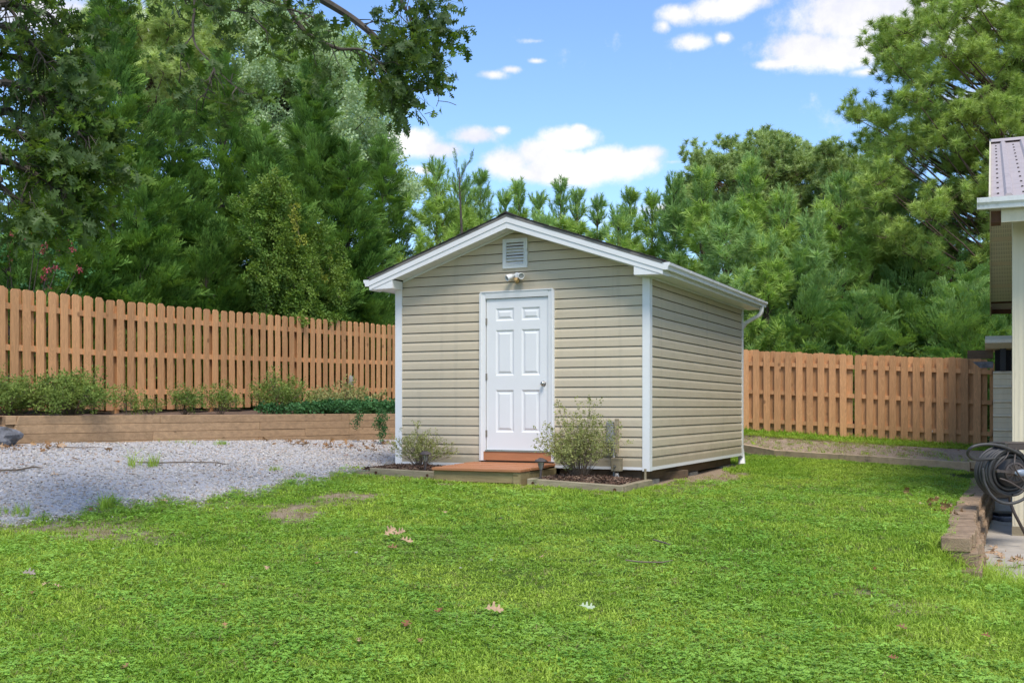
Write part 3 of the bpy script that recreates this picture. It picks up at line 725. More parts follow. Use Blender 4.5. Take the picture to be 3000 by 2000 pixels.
# ================================================================ STEP
def build_step():
    z0 = .575; g = sgz(1.8, -1.1)
    st = empty('wooden_step', sw(1.215, -1.20, g), SANG, 'low wooden step with terracotta painted top in front of the shed door', 'step')
    w, d = 1.225, 1.16; n = 4; bw = d/n
    for i in range(n):
        y0 = i*bw; zt = (z0-.03)-g+.0275*(i+1)/n+.008
        x1 = w + (.0, .012, .004, -.03)[i]; x0 = (-.0, -.01, .008, .0)[i]
        MB().box(x0, x1, y0+.004, y0+bw-.003, zt-.036, zt).build('deck_board', M['terra'], st, bevel=.005)
    zt = (z0-.03)-g-.024
    zb = .02
    MB().box(.045, w-.05, .04, .078, zb, zt+.0).build('front_rim', M['pt'], st, bevel=.003)
    MB().box(.012, .050-.006, .045, .085, zb, zt).build('end_grain_block', M['pt'], st)
    MB().box(w-.048, w-.010, .03, d-.02, zb-.02, zt).build('side_rim', M['pt'], st, bevel=.003)
    MB().box(.012, .050, .086, d-.02, zb-.02, zt).build('side_rim', M['pt'], st)
    MB().box(.05, w-.05, d-.06, d-.022, zb, zt).build('back_rim', M['pt'], st)
    MB().box(w-.10, w-.012, -.002+.02, .029, zb-.02, zt-.002).build('corner_block', M['pt'], st)
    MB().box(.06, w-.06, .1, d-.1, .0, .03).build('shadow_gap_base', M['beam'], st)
build_step()
# ---- little timber edged beds
def chips(name, x0, x1, y0, y1, n, zf, label, seed):
    rs = np.random.RandomState(seed)
    x = rs.uniform(x0, x1, n); y = rs.uniform(y0, y1, n)
    w = [sw(a, b) for a, b in zip(x, y)]; p = np.array([[v.x, v.y, 0] for v in w]); p[:, 2] = [zf(a, b) for a, b in zip(x, y)]
    p[:, 2] += rs.uniform(-.01, .022, n)
    d = rs.normal(size=(n, 3)); d[:, 2] *= .25
    s = scatter(name, p, d, rs.uniform(.5, 1.3, n), CHIP, None)
    return tag(s, label, 'mulch', kind='stuff')
CHIP = [src_mesh('chip_a', [(-.03,-.006,0),(.03,-.008,.002),(.028,.007,0),(-.026,.006,.003),(0,0,.009)], [(0,1,4),(1,2,4),(2,3,4),(3,0,4)], M['mulch']),
        src_mesh('chip_b', [(-.04,-.004,0),(.045,-.003,.004),(.04,.004,0),(-.038,.004,.002),(0,0,.007)], [(0,1,4),(1,2,4),(2,3,4),(3,0,4)], M['mulch']),
        src_mesh('chip_c', [(-.02,-.010,0),(.022,-.008,.004),(.018,.009,0),(-.02,.010,.002),(0,0,.010)], [(0,1,4),(1,2,4),(2,3,4),(3,0,4)], M['mulch']),
        src_mesh('chip_d', [(-.035,-.005,0),(.032,-.006,.004),(.03,.005,0),(-.03,.006,.002),(0,0,.009)], [(0,1,4),(1,2,4),(2,3,4),(3,0,4)], M['mulchl'])]
def build_bed(x0, x1, y0, y1, right, label):
    zg = min(sgz(x0, y0), sgz(x1, y0)); t = .085; h = .10
    zt0 = sgz(x0, y0)+h; zt1 = sgz(x1, y0)+h
    bd = empty('timber_bed_edging', sw(x0, y0, zg), SANG, label, 'bed edging')
    def rail(a, b, th):       # a, b local (x, y) ends, sloping with the ground
        a3 = Vector((a[0]-x0, a[1]-y0, sgz(*a)+h-zg)); b3 = Vector((b[0]-x0, b[1]-y0, sgz(*b)+h-zg))
        d = (b3-a3); n = Vector((-d.y, d.x, 0)).normalized()*th
        dn = Vector((0, 0, -h-.05))
        vs = [a3, b3, b3+n, a3+n, a3+dn, b3+dn, b3+n+dn, a3+n+dn]
        return MB().add(vs, [(0, 1, 2, 3), (4, 7, 6, 5), (0, 4, 5, 1), (1, 5, 6, 2), (2, 6, 7, 3), (3, 7, 4, 0)])
    rail((x0, y0), (x1, y0), t).build('edging_timber', M['edging'], bd, bevel=.008)
    if right: rail((x1, y0+t+.004), (x1, y1), t).build('edging_timber', M['edging'], bd, bevel=.008)
    else: rail((x1, y0+.003), (x1, y0+.42), t*.9).build('edging_timber', M['edging'], bd, bevel=.008)
    rail((x0+t, y0+t+.002), (x0+t, y1), t).build('edging_timber', M['edging'], bd, bevel=.008) if right else None
    for xx in ((x0+.08, x1-.10) if right else (x0+.10, x1-.09)):     # old bolt holes
        zz = sgz(xx, y0)+.045-zg
        Mh = Matrix.Translation((xx-x0, -.001, zz)) @ Matrix.Rotation(R(90), 4, 'X')
        MB().lathe([(.020, 0), (.020, .003), (.013, .003), (.013, .001)], n=12, M=Mh).build('bolt_hole', M['bare'], bd)
    # soil
    nx, ny = 12, 10; vs = []; fs = []
    for j in range(ny+1):
        for i in range(nx+1):
            a = x0+.03+(x1-x0-.06)*i/nx; b = y0+.03+(y1-y0-.05)*j/ny
            vs.append((a-x0, b-y0, sgz(a, b)+.065+.03*math.sin(i/nx*3.14)*math.sin(j/ny*3.14)-zg))
    for j in range(ny):
        for i in range(nx): k = j*(nx+1)+i; fs.append((k, k+1, k+nx+2, k+nx+1))
    mesh_obj('soil', vs, fs, M['mulch'], bd, True)
    return bd, (lambda a, b: sgz(a, b)+.075+.03*math.sin((a-x0)/(x1-x0)*3.14)*math.sin((b-y0)/(y1-y0)*3.14))
bdL, zL = build_bed(.16, 1.12, -.98, -.06, False, 'low grey timber edging of the small bed left of the step')
bdR, zR = build_bed(2.52, 3.74, -1.18, -.08, True, 'low grey timber edging of the square bed right of the step')
chips('mulch', .0, 1.08, -.9, -.08, 2600, zL, 'brown bark mulch in the small bed left of the step', 5)
chips('mulch', 2.62, 3.66, -1.09, -.06, 3200, zR, 'brown bark mulch in the square bed right of the step', 6)
# ---- loose wood under the shed edge
o = MB().box(-.45, .45, -.045, .045, -.02, .11).build('timber_offcut', M['beam'], None, bevel=.006); 
p = sw(3.55, 1.15); o.location = (p.x, p.y, g1(p.x, p.y)); o.rotation_euler = (0, 0, R(48)); tag(o, 'short square timber offcut lying under the right edge of the shed', 'timber')
p = sw(3.83, -.62); p = at(1482, 1119); o = MB().tube([(0, 0, -.1), (0, .0, .23)], .016, 8).build('ground_stake', M['edging'], None); o.location = (p.x, p.y, p.z); tag(o, 'short round wooden stake in the grass at the front corner of the shed', 'stake')
# ---- solar path lights
def path_light(lx, ly, zf, label):
    p = sw(lx, ly); p.z = zf(lx, ly)-.035; b = empty('solar_path_light', p, 0, label, 'path light', 'solar path lights beside the step')
    MB().tube([(0, 0, -.1), (.006, 0, .05), (.012, 0, .165)], [.008, .012, .017], 10).build('stake', M['bronze'], b)
    MB().lathe([(.017, .16), (.024, .17), (.040, .25), (.040, .255)], (.012, 0, 0), 14).build('lamp_glass', GLASSY, b, smooth_=True)
    mb = MB()
    for k in range(8):
        a = k*math.pi/4; mb.tube([(.012+.022*math.cos(a), .022*math.sin(a), .165), (.012+.043*math.cos(a), .043*math.sin(a), .255)], .0025, 4)
    mb.build('cage', M['bronze'], b)
    MB().lathe([(.070, .252), (.078, .258), (.070, .276), (.035, .292), (.030, .297)], (.012, 0, 0), 8).build('cap', M['bronze'], b)
    MB().lathe([(.028, .297), (.026, .300)], (.012, 0, 0), 8).build('solar_panel', M['black'], b)
def glassy():
    m = bpy.data.materials.new('ribbed_plastic'); m.use_nodes = True; t = NT(m.node_tree); out = t.n('ShaderNodeOutputMaterial')
    b = t.n('ShaderNodeBsdfPrincipled', Base_Color=(.45, .42, .38, 1), Roughness=.25); b.inputs['Transmission Weight'].default_value = .5
    t.nt.links.new(b.outputs[0], out.inputs[0]); return m
GLASSY = glassy()
path_light(.93, -.87, zL, 'bronze solar path light in the bed left of the step')
path_light(2.64, -1.06, zR, 'bronze solar path light in front of the bed right of the step')
# ---- power outlet post and conduit by the shed
def build_outlet():
    p = sw(3.235, -.10); g = g1(p.x, p.y)
    e = empty('outdoor_power_post', (p.x, p.y, g), SANG, 'weathered power outlet on a conduit and wood post behind the right shrub', 'power outlet')
    MB().tube([(0, 0, -.1), (0, 0, .70)], .016, 10).build('conduit', M['grey'], e)
    MB().box(-.085, .0, -.055, .03, .52, .80).build('junction_box', M['grey'], e, bevel=.012)
    MB().box(.018, .060, -.02, .03, .40, .83).build('back_board', M['edging'], e, bevel=.003)
    MB().box(-.01, .115, -.085, .02, .17, .34).build('wood_block', M['edging'], e, bevel=.006)
    MB().tube([(.05, -.11, .24), (.05, -.08, .24)], .015, 8).build('hook', M['hinge'], e)
    MB().lathe([(.045, -.05), (.045, .09), (.028, .12), (.028, .15)], (.06, -.05, 0), 12).build('glass_jar', GLASSY, e, smooth_=True)
build_outlet()

# ================================================================ FENCES
def fence_picket_mesh(w=.14, h=1.83, t=.018, c=.03):
    mb = MB().prism([(-w/2, 0), (w/2, 0), (w/2, h-c), (w/2-c, h), (-w/2+c, h), (-w/2, h-c)], -t/2, t/2)
    me = bpy.data.meshes.new('picket'); me.from_pydata(mb.v, [], mb.f); me.update()
    bm = bmesh.new(); bm.from_mesh(me); bmesh.ops.recalc_face_normals(bm, faces=bm.faces); bm.to_mesh(me); bm.free()
    me.materials.append(M['fence']); return me
PK = fence_picket_mesh()
def build_fence(O, D, L, zfun, label, near=-1, pitch=.2333, skip=(), gap=(99, 0), panel=2.44, phase=0.0, rails=(.30, .94, 1.56)):
    """shadowbox fence: boards alternate on both faces of the rails; near = side of the camera (sign along the normal)"""
    N = Vector((-D.y, D.x, 0))*near; z00 = zfun(0)
    fe = empty('wooden_fence', (O.x, O.y, z00), math.atan2(D.y, D.x), label, 'fence')
    ns = 1 if (Vector((-D.y, D.x, 0)).dot(N) > 0) else -1          # local y sign of the near side
    n = int(L/pitch)
    for i in range(n):
        s = phase+i*pitch+(gap[1] if i*pitch > gap[0] else 0)
        if any(a < s < b for a, b in skip): continue
        z = zfun(s)-z00
        a = rnd.uniform(-.018, .018)
        inst('picket', PK, fe, (s+rnd.uniform(-.004, .004), ns*.040, z+a), (rnd.uniform(-.004, .004), rnd.uniform(-.004, .004), rnd.uniform(-.01, .01)))
        s2 = s+pitch/2
        if any(a_ < s2 < b_ for a_, b_ in skip): continue
        z = zfun(s2)-z00
        inst('picket', PK, fe, (s2+rnd.uniform(-.005, .005), -ns*.040, z+rnd.uniform(-.012, .012)), (0, rnd.uniform(-.004, .004), rnd.uniform(-.01, .01)))
    k = int(math.ceil(L/panel))
    for i in range(k+1):
        s = min(round(i*panel/pitch)*pitch+phase, L-.05)
        zz = zfun(s)-z00
        MB().box(s-.045, s+.045, -.045-(.0 if True else 0), .045, zz-.5, zz+1.72).build('post', M['fence'], fe) if False else MB().box(s-.044, s+.044, *((-.120, -.0305) if ns > 0 else (.0305, .120)), zz-.35, zz+1.74).build('post', M['fence'], fe)
        if i < k:
            s1 = min(round((i+1)*panel/pitch)*pitch+phase, L-.05); z1 = zfun(s1)-z00
            for r in rails:
                A = Vector((s+.002, 0, zz+r)); B = Vector((s1-.002, 0, z1+r)); mb = MB()
                vs = []
                for P_ in (A, B):
                    for (dy, dz) in ((-.030, -.045), (.030, -.045), (.030, .045), (-.030, .045)): vs.append(P_+Vector((0, dy, dz)))
                mb.add(vs, [(0, 1, 2, 3), (7, 6, 5, 4), (0, 4, 5, 1), (1, 5, 6, 2), (2, 6, 7, 3), (3, 7, 4, 0)])
                mb.build('rail', M['fence'], fe)
    return fe
# terrace height along the left fence
def lf_z(s):
    p = LF0+LFD*s
    # rel -0.04 at Y 18.1, +0.15 at Y 26.2
    return H + np.interp(p.y, [13, 16.6, 18.1, 22, 26.2, 28], [-.02, -.035, -.035, .05, .145, .17])
fenceL = build_fence(LF0, LFD, LFL, lf_z, 'long brown board fence with gaps running back on the left of the shed', near=-1, phase=.05)
def rf_z(s):
    p = RF0+RFD*s
    return H + np.interp(p.x, [2, 5.2, 6.9, 9.8], [-.47, -.535, -.66, -.83])
fenceR = build_fence(RF0, RFD, RFL, rf_z, 'brown board fence behind the lawn between the shed and the house', near=-1, gap=(5.8, .075), phase=.05)
# ================================================================ TIMBER RETAINING WALL, TERRACE
def build_terrace():
    TH = .127
    base = empty('timber_retaining_wall', (TW[0].x, TW[0].y, H-.56), 0, 'low retaining wall of stacked brown timbers below the left fence', 'retaining wall')
    ztop_ = H-.105
    jo = {0: (.36, .98), 1: (.55,), 2: (.36, .80), 3: (.48,)}
    for row in range(4):
        for si in range(len(TW)-1):
            A, B = TW[si], TW[si+1]; d = (B-A); L = d.length; d.normalize(); n = Vector((-d.y, d.x, 0))
            cuts = [0]+[c*L for c in ((.36, .97) if row == 0 and si == 0 else (.67,) if row == 1 and si == 0 else (.34, .83) if row == 2 and si == 0 else (.6,) if si == 0 else ())]+[L]
            for a, b in zip(cuts[:-1], cuts[1:]):
                zt = ztop_-row*TH; j = rnd.uniform(-.006, .006)
                p0 = A+d*(a+.003)+n*j; p1 = A+d*(b-.003)+n*j
                sl = .045     # batter at the free end
                if a == 0 and si == 0: p0 = p0 - d*(.04*row)
                vs = []
                for p_ in (p0, p1):
                    for (k, z) in ((0, zt-TH+.003), (.14, zt-TH+.003), (.14, zt), (0, zt)):
                        v = p_+n*k; vs.append((v.x-TW[0].x, v.y-TW[0].y, z-(H-.56)))
                if a == 0 and si == 0:
                    for q in (0, 1): vs[q] = (vs[q][0]-d.x*.04, vs[q][1]-d.y*.04, vs[q][2])
                MB().add(vs, [(0, 1, 2, 3), (7, 6, 5, 4), (0, 4, 5, 1), (1, 5, 6, 2), (2, 6, 7, 3), (3, 7, 4, 0)]).build('timber', M['timber'], base, bevel=.006)
    # return end going back
    A = TW[0]; d = Vector((-.60, .80, 0)); n = Vector((-.8, -.6, 0))
    for row in range(4):
        zt = ztop_-row*TH; vs = []
        for p_ in (A+d*-.0+n*.005-Vector((.03+.045*row, 0, 0)), A+d*1.6-Vector((.03+.045*row, 0, 0))):
            for (k, z) in ((0, zt-TH+.003), (.14, zt-TH+.003), (.14, zt), (0, zt)):
                v = p_+n*-k*.3+n*.12*(k > 0); v = p_+n*k; vs.append((v.x-TW[0].x, v.y-TW[0].y, z-(H-.56)))
        MB().add(vs, [(0, 1, 2, 3), (7, 6, 5, 4), (0, 4, 5, 1), (1, 5, 6, 2), (2, 6, 7, 3), (3, 7, 4, 0)]).build('timber', M['timber'], base, bevel=.006)
    # raised soil behind
    NS, NT_ = 60, 14; vs = []; fs = []
    for i in range(NS+1):
        u = i/NS; s = u*8.6-.0
        # front edge follows the wall, back edge goes past the fence
        def tp(s_):
            A, B, C = TW; L1 = (B-A).length
            return A+(B-A).normalized()*s_ if s_ < L1 else B+(C-B).normalized()*(s_-L1)
        f_ = tp(s)+Vector((-.08, .06, 0)); bk = LF0+LFD*(u*14.0+.4)+Vector((-1.2, .6, 0))
        if i == 0: pass
        for j in range(NT_+1):
            t = j/NT_; q = f_.lerp(bk, t)
            zz = (H-.125)*(1-t)+(lf_z(u*14.0+.4)-.06)*t+.02*math.sin(q.x*5)*math.sin(q.y*4)*min(1, t*8)
            vs.append((q.x, q.y, zz))
    for i in range(NS):
        for j in range(NT_): k = i*(NT_+1)+j; fs.append((k, k+1, k+NT_+2, k+NT_+1))
    # skirts down on the free sides
    o = mesh_obj('raised_bed_soil', vs, fs, SOIL, None, True); tag(o, kind='structure')
    b = len(vs)
    return vs
SOIL = mat('bed_soil', (.12, .078, .052), rough=.95, var=.5, nscale=18, bump=.9, bscale=60, world_co=True, dirt=(.20, .13, .085), dirt_scale=14, dirt_lim=(.5, .65))
terr = build_terrace()
def terr_z(x, y):
    # approx. height of the terrace surface
    return H-.12+np.interp(y, [14, 17, 20, 26], [.0, .03, .06, .14])*.8
# slope at the free left end with a boulder
def build_left_bank():
    vs = []; fs = []; n = 10
    A = TW[0]
    for i in range(n+1):
        for j in range(n+1):
            x = A.x-.2-3.2*i/n; y = 14.2+3.0*j/n
            k = smooth(14.3, 16.2, y-.15*math.sin(x*3))
            zz = g1(x, y)*(1-k)+(H-.13)*k+.03*math.sin(x*7+y*5)
            vs.append((x, y, float(zz)-.005))
    for i in range(n):
        for j in range(n): k = i*(n+1)+j; fs.append((k, k+1, k+n+2, k+n+1))
    tag(mesh_obj('bank_soil', vs, fs, SOIL, None, True), kind='structure')
build_left_bank()
def boulder(name, c, r, label, seed):
    rs = random.Random(seed); bm = bmesh.new(); bmesh.ops.create_icosphere(bm, subdivisions=3, radius=1)
    for v in bm.verts:
        n = v.co.copy(); k = 1+.18*math.sin(n.x*3+seed)+.13*math.sin(n.y*4+n.z*3)+.09*round(math.sin(n.x*7+n.z*5))+rs.uniform(-.03, .03)
        v.co = Vector((n.x*r[0], n.y*r[1], n.z*r[2]))*k
    me = bpy.data.meshes.new(name); bm.to_mesh(me); bm.free(); me.materials.append(M['rock'])
    o = bpy.data.objects.new(name, me); col.objects.link(o); o.location = c; tag(o, label, 'rock'); return o
boulder('boulder', P(4, 1000, 14.6)+Vector((-.05, 0, -.03)), (.30, .25, .16), 'dark grey boulder at the left end of the timber wall', 3)

# ================================================================ STRIP AND BED AT THE RIGHT FENCE
def build_strip():
    A = ST[-1]; z0 = g1n(A.x, A.y)
    e = empty('garden_strip_edging', (A.x, A.y, z0), 0, 'low timber edging curving along the bed before the right fence', 'edging')
    for a, b in zip(ST[:-1], ST[1:]):
        d = (b-a); d.z = 0; d.normalize(); n = Vector((-d.y, d.x, 0)); vs = []
        if n.y < 0: n = -n
        for p_ in (a+d*.004, b-d*.004):
            g = g1n(p_.x, p_.y)
            for (k, z) in ((0, g-.06), (.10, g-.06), (.10, g+.12), (0, g+.12)):
                v = p_+n*k; vs.append((v.x-A.x, v.y-A.y, z-z0))
        MB().add(vs, [(0, 1, 2, 3), (7, 6, 5, 4), (0, 4, 5, 1), (1, 5, 6, 2), (2, 6, 7, 3), (3, 7, 4, 0)]).build('edging_timber', M['strip'], e, bevel=.006)
    # two block pieces at its right end
    e2 = empty('corner_blocks', (A.x+.02, A.y-.05, z0), 0, 'two stacked brown blocks where the timber edging meets the block wall', 'retaining blocks')
    MB().box(0, .55, -.06, .16, .02, .14).build('block', M['strip'], e2, bevel=.008)
    MB().box(.06, .60, -.10, .14, -.11, .017).build('block', M['strip'], e2, bevel=.008)
    # ground of that bed
    vs = []; fs = []; nx, ny = 40, 8
    x0, x1 = ST[0].x-.6, ST[-1].x+2.2
    for i in range(nx+1):
        x = x0+(x1-x0)*i/nx; ya = float(strip_y(x))+.05; 
        if x > ST[-1].x: ya = ST[-1].y+.05
        yb = RF0.y+RFD.y/RFD.x*(x-RF0.x)+.25; zb = float(rf_z((x-RF0.x)/RFD.x))-.03
        za = g1n(min(x, ST[-1].x), ya)+.10
        for j in range(ny+1):
            t = j/ny; vs.append((x, ya+(yb-ya)*t, za*(1-t)+zb*t+.012*math.sin(x*9+t*14)))
    for i in range(nx):
        for j in range(ny): k = i*(ny+1)+j; fs.append((k, k+ny+1, k+ny+2, k+1))
    m = mat('bed_litter', (.34, .24, .16), rough=.95, var=.5, nscale=22, bump=.9, bscale=80, world_co=True, dirt=(.44, .34, .24), dirt_scale=16, dirt_lim=(.48, .62))
    tag(mesh_obj('fence_bed_soil', vs, fs, m, None, True), kind='structure')
    return vs, nx, ny
FB = build_strip()
# ================================================================ BLOCK WALL, PAD
def build_blocks():
    e = empty('block_retaining_wall', (WALL[0][0], WALL[0][1], PAD), 0, 'curved low wall of brown concrete blocks beside the concrete path', 'retaining wall')
    wv = [Vector((x, y, 0)) for x, y in WALL]
    seg = []; 
    def pt(s):
        for a, b in zip(wv[:-1], wv[1:]):
            L = (b-a).length
            if s <= L: return a+(b-a)*(s/L), (b-a).normalized()
            s -= L
        return wv[-1], (wv[-1]-wv[-2]).normalized()
    tot = sum((b-a).length for a, b in zip(wv[:-1], wv[1:]))
    hb = .118
    bmesh_ = MB().prism([(-.11, -.068), (.11, -.055), (.11, .055), (-.11, .068)], 0, hb-.004, axis='z')
    me = bpy.data.meshes.new('block'); me.from_pydata(bmesh_.v, [], bmesh_.f); me.update()
    bm = bmesh.new(); bm.from_mesh(me); bmesh.ops.recalc_face_normals(bm, faces=bm.faces)
    bmesh.ops.bevel(bm, geom=list(bm.edges), offset=.008, segments=1, affect='EDGES')
    for v in bm.verts: v.co += Vector((rnd.uniform(-.003, .003), rnd.uniform(-.003, .003), rnd.uniform(-.003, .003)))
    bm.to_mesh(me); bm.free(); me.materials.append(M['block'])
    for row in range(3):
        s = .06*(row == 1)-.10*(row == 2)-.05*(row) - .06
        while s < tot-.05:
            p_, d = pt(max(s, 0)+0.0) if s >= 0 else (wv[0]+(wv[1]-wv[0]).normalized()*s, (wv[1]-wv[0]).normalized())
            zt = WALL_TOP-row*hb
            off = .035*row
            nrm = Vector((d.y, -d.x, 0))
            q = p_+nrm*(off+rnd.uniform(-.012, .012))
            inst('block', me, e, (q.x-WALL[0][0], q.y-WALL[0][1], zt-hb-PAD+rnd.uniform(-.003, .003)), (rnd.uniform(-.015, .015), rnd.uniform(-.015, .015), math.atan2(-nrm.y, -nrm.x)+rnd.uniform(-.07, .07)))
            s += .140+rnd.uniform(-.01, .012)
    return e
build_blocks()
def build_pad():
    e = empty('concrete_pad', (6.5, 11, PAD-.1), 0); tag(e, kind='structure')
    # slabs: three bays with joints
    xl = lambda y: float(wall_x(y))+.20
    joints = [6.0, 7.9, 9.45, 12.0, 14.2, 17.0]
    for a, b in zip(joints[:-1], joints[1:]):
        n = 8; poly = [(xl(a+(b-a)*i/n)+(0 if a+(b-a)*i/n > 8.8 else .42+.55*(8.8-(a+(b-a)*i/n)))-6.5, a+(b-a)*i/n-11+.006) for i in range(n+1)]
        poly[-1] = (poly[-1][0], b-11-.006)
        poly += [(6.5, b-11-.006), (6.5, a-11+.006)]
        sl = .17*0
        MB().prism(poly, .0, .1, axis='z').build('slab', M['concrete'], e, bevel=.004)
build_pad()
# ================================================================ HOUSE
HV = Vector((.4399, 1, 0)).normalized(); HU = Vector((HV.y, -HV.x, 0))    # back direction, right direction
def build_house():
    zE = H+2.24                              # eave
    E0 = Vector((.4399*11.6, 11.6, 0))       # left end of the front eave line (rake edge)
    org = E0.copy(); org.z = PAD
    h = empty('house', org, math.atan2(HU.y, HU.x), 'beige house corner with mauve metal roof and white gutter at the right edge', 'house')
    def z(v): return v-PAD
    run = 7.0; rise = 2.14; depth = 14.2; W = 6.0
    # local: x to the right, y to the back
    sl = rise/run
    MB().prism([(0, z(zE)), (run, z(zE+rise)), (2*run, z(zE)), (2*run, z(zE)-.05), (run, z(zE+rise)-.06), (0, z(zE)-.05)], .0, W, axis='x').build('roof', M['mroof'], h)
    for side in (0, 1):
        for i in range(22):
            x = .175+i*.29
            rp = [(-.045, .002), (-.022, .034), (.022, .034), (.045, .002)]
            y0, y1 = (0.02, run) if side == 0 else (run, 2*run-.02); za, zb = (zE+sl*.02, zE+rise) if side == 0 else (zE+rise, zE+sl*.02)
            vs = [(x+a, y0, z(za)+b) for a, b in rp]+[(x+a, y1, z(zb)+b) for a, b in rp]
            MB().add(vs, [(0, 4, 5, 1), (1, 5, 6, 2), (2, 6, 7, 3), (0, 1, 2, 3)]).build('roof_rib', M['mroof'], h)
    sc = MB()
    for x in (.07, .32, .61, .90):
        for k in range(14):
            y = .25+k*.5; sc.box(x-.012, x+.012, y-.012, y+.012, z(zE+sl*y)+.001, z(zE+sl*y)+.014)
    s_ = sc.build('roof_screw', M['bronze'], h); s_['kind'] = 'stuff'
    MB().prism([(run-.25, z(zE+rise-.25*sl)+.036), (run, z(zE+rise)+.06), (run+.25, z(zE+rise-.25*sl)+.036)], .0, W, axis='x').build('ridge_cap', M['mroof'], h)
    # rake trim
    MB().prism([(0, z(zE)+.03), (run, z(zE+rise)+.03), (run, z(zE+rise)-.13), (0, z(zE)-.13)], -.022, -.002, axis='x').build('rake_trim', M['beige'], h)
    MB().prism([(run, z(zE+rise)+.03), (2*run, z(zE)+.03), (2*run, z(zE)-.20), (run, z(zE+rise)-.13)], -.022, -.002, axis='x').build('rake_trim', M['beige'], h)
    # gutter along the front eave
    g = [(0, 0), (-.07, .0), (-.078, .04), (-.10, .065), (-.105, .115), (-.098, .115), (-.094, .07), (-.072, .045), (-.062, .006), (-.006, .006), (-.006, .115), (0, .115)]
    MB().prism([(p[0]-.02, z(zE)-.13+p[1]) for p in g], -.13, W, axis='x').build('gutter', M['gutter'], h)
    MB().prism([(-.02, z(zE)-.13), (-.092, z(zE)-.13), (-.10, z(zE)-.09), (-.122, z(zE)-.065), (-.127, z(zE)-.013), (-.02, z(zE)-.013)], -.136, -.131, axis='x').build('gutter_cap', M['gutter'], h)
    MB().box(.10, W, .002, .02, z(zE)-.27, z(zE)-.055).build('fascia', M['beige'], h)
    MB().box(.0, .098, .03, .3, z(zE)-.26, z(zE)-.14).build('bare_rafter_end', M['bare'], h)
    # soffit of the far slope seen from below, panel by panel
    n = 34; y0 = run-1.2; 
    for i in range(n):
        a = run+.05+i*(run-.75)/n; b = run+.05+(i+1)*(run-.75)/n-.006
        f = lambda y: z(zE+rise-(y-run)*sl)-.14
        MB().prism([(a, f(a)), (b, f(b)), (b, f(b)+.012), (a, f(a)+.012)], .0, .42, axis='x').build('soffit_panel', M['soff'] if i % 6 != 5 else M['beige'], h)
    f = lambda y: z(zE+rise-(y-run)*sl)-.14
    MB().box(-.0, .42, 2*run-.62, 2*run-.58, f(2*run-.6)-.0, f(2*run-.6)+.16).box(.0, .42, 2*run-.04, 2*run, f(2*run)-.0, f(2*run)+.12).box(.0, .02, 2*run-.58, 2*run-.04, f(2*run)-.02, f(2*run)+.12).build('eave_box', M['bare'], h)
    # gable wall and front wall
    MB().prism([(.45, 0), (2*run-.45, 0), (2*run-.45, z(zE+.45*sl)-.16), (run, z(zE+rise)-.16), (.45, z(zE+.45*sl)-.16)], .46, .60, axis='x').build('gable_wall', M['beige'], h)
    MB().box(.60, W, .62, .76, 0, z(zE)-.1).build('front_wall', M['beige'], h)
    # corner pilaster with fluting
    pc = P(2325.5, 1000, 12.0); loc = Vector((pc.x, pc.y, 0))-org; lx = loc.dot(HU); ly = loc.dot(HV)
    c = MB().box(lx, lx+.42, ly, ly+.3, .0, z(zE)-.13).build('corner_pilaster', M['beige'], h)
    for k in range(9):
        MB().box(lx+.02+k*.045, lx+.035+k*.045, ly-.004, ly-.0005, .12, z(zE)-.28).build('flute', M['beige'], c)
    MB().box(lx-.006, lx+.43, ly-.012, ly-.005, .0, .10).build('base_trim', M['edging'], c)
    return h
def soffit_mat():
    m = bpy.data.materials.new('vented_soffit'); m.use_nodes = True; t = NT(m.node_tree); out = t.n('ShaderNodeOutputMaterial')
    tc = t.n('ShaderNodeSeparateXYZ', i0=t.n('ShaderNodeTexCoord').outputs['Object'])
    f = t.math('FRACT', t.math('MULTIPLY', tc.outputs[0], 33.0)); f = t.math('LESS_THAN', f, .42)
    g = t.math('FRACT', t.math('MULTIPLY', tc.outputs[1], 5.3)); g = t.math('GREATER_THAN', g, .25)
    c = t.mix(t.math('MULTIPLY', t.math('MULTIPLY', f, g), .55), (.74, .71, .52, 1), (.26, .25, .17, 1))
    b = t.n('ShaderNodeBsdfPrincipled', Base_Color=c, Roughness=.6); t.nt.links.new(b.outputs[0], out.inputs[0]); return m
M['soff'] = soffit_mat()
build_house()
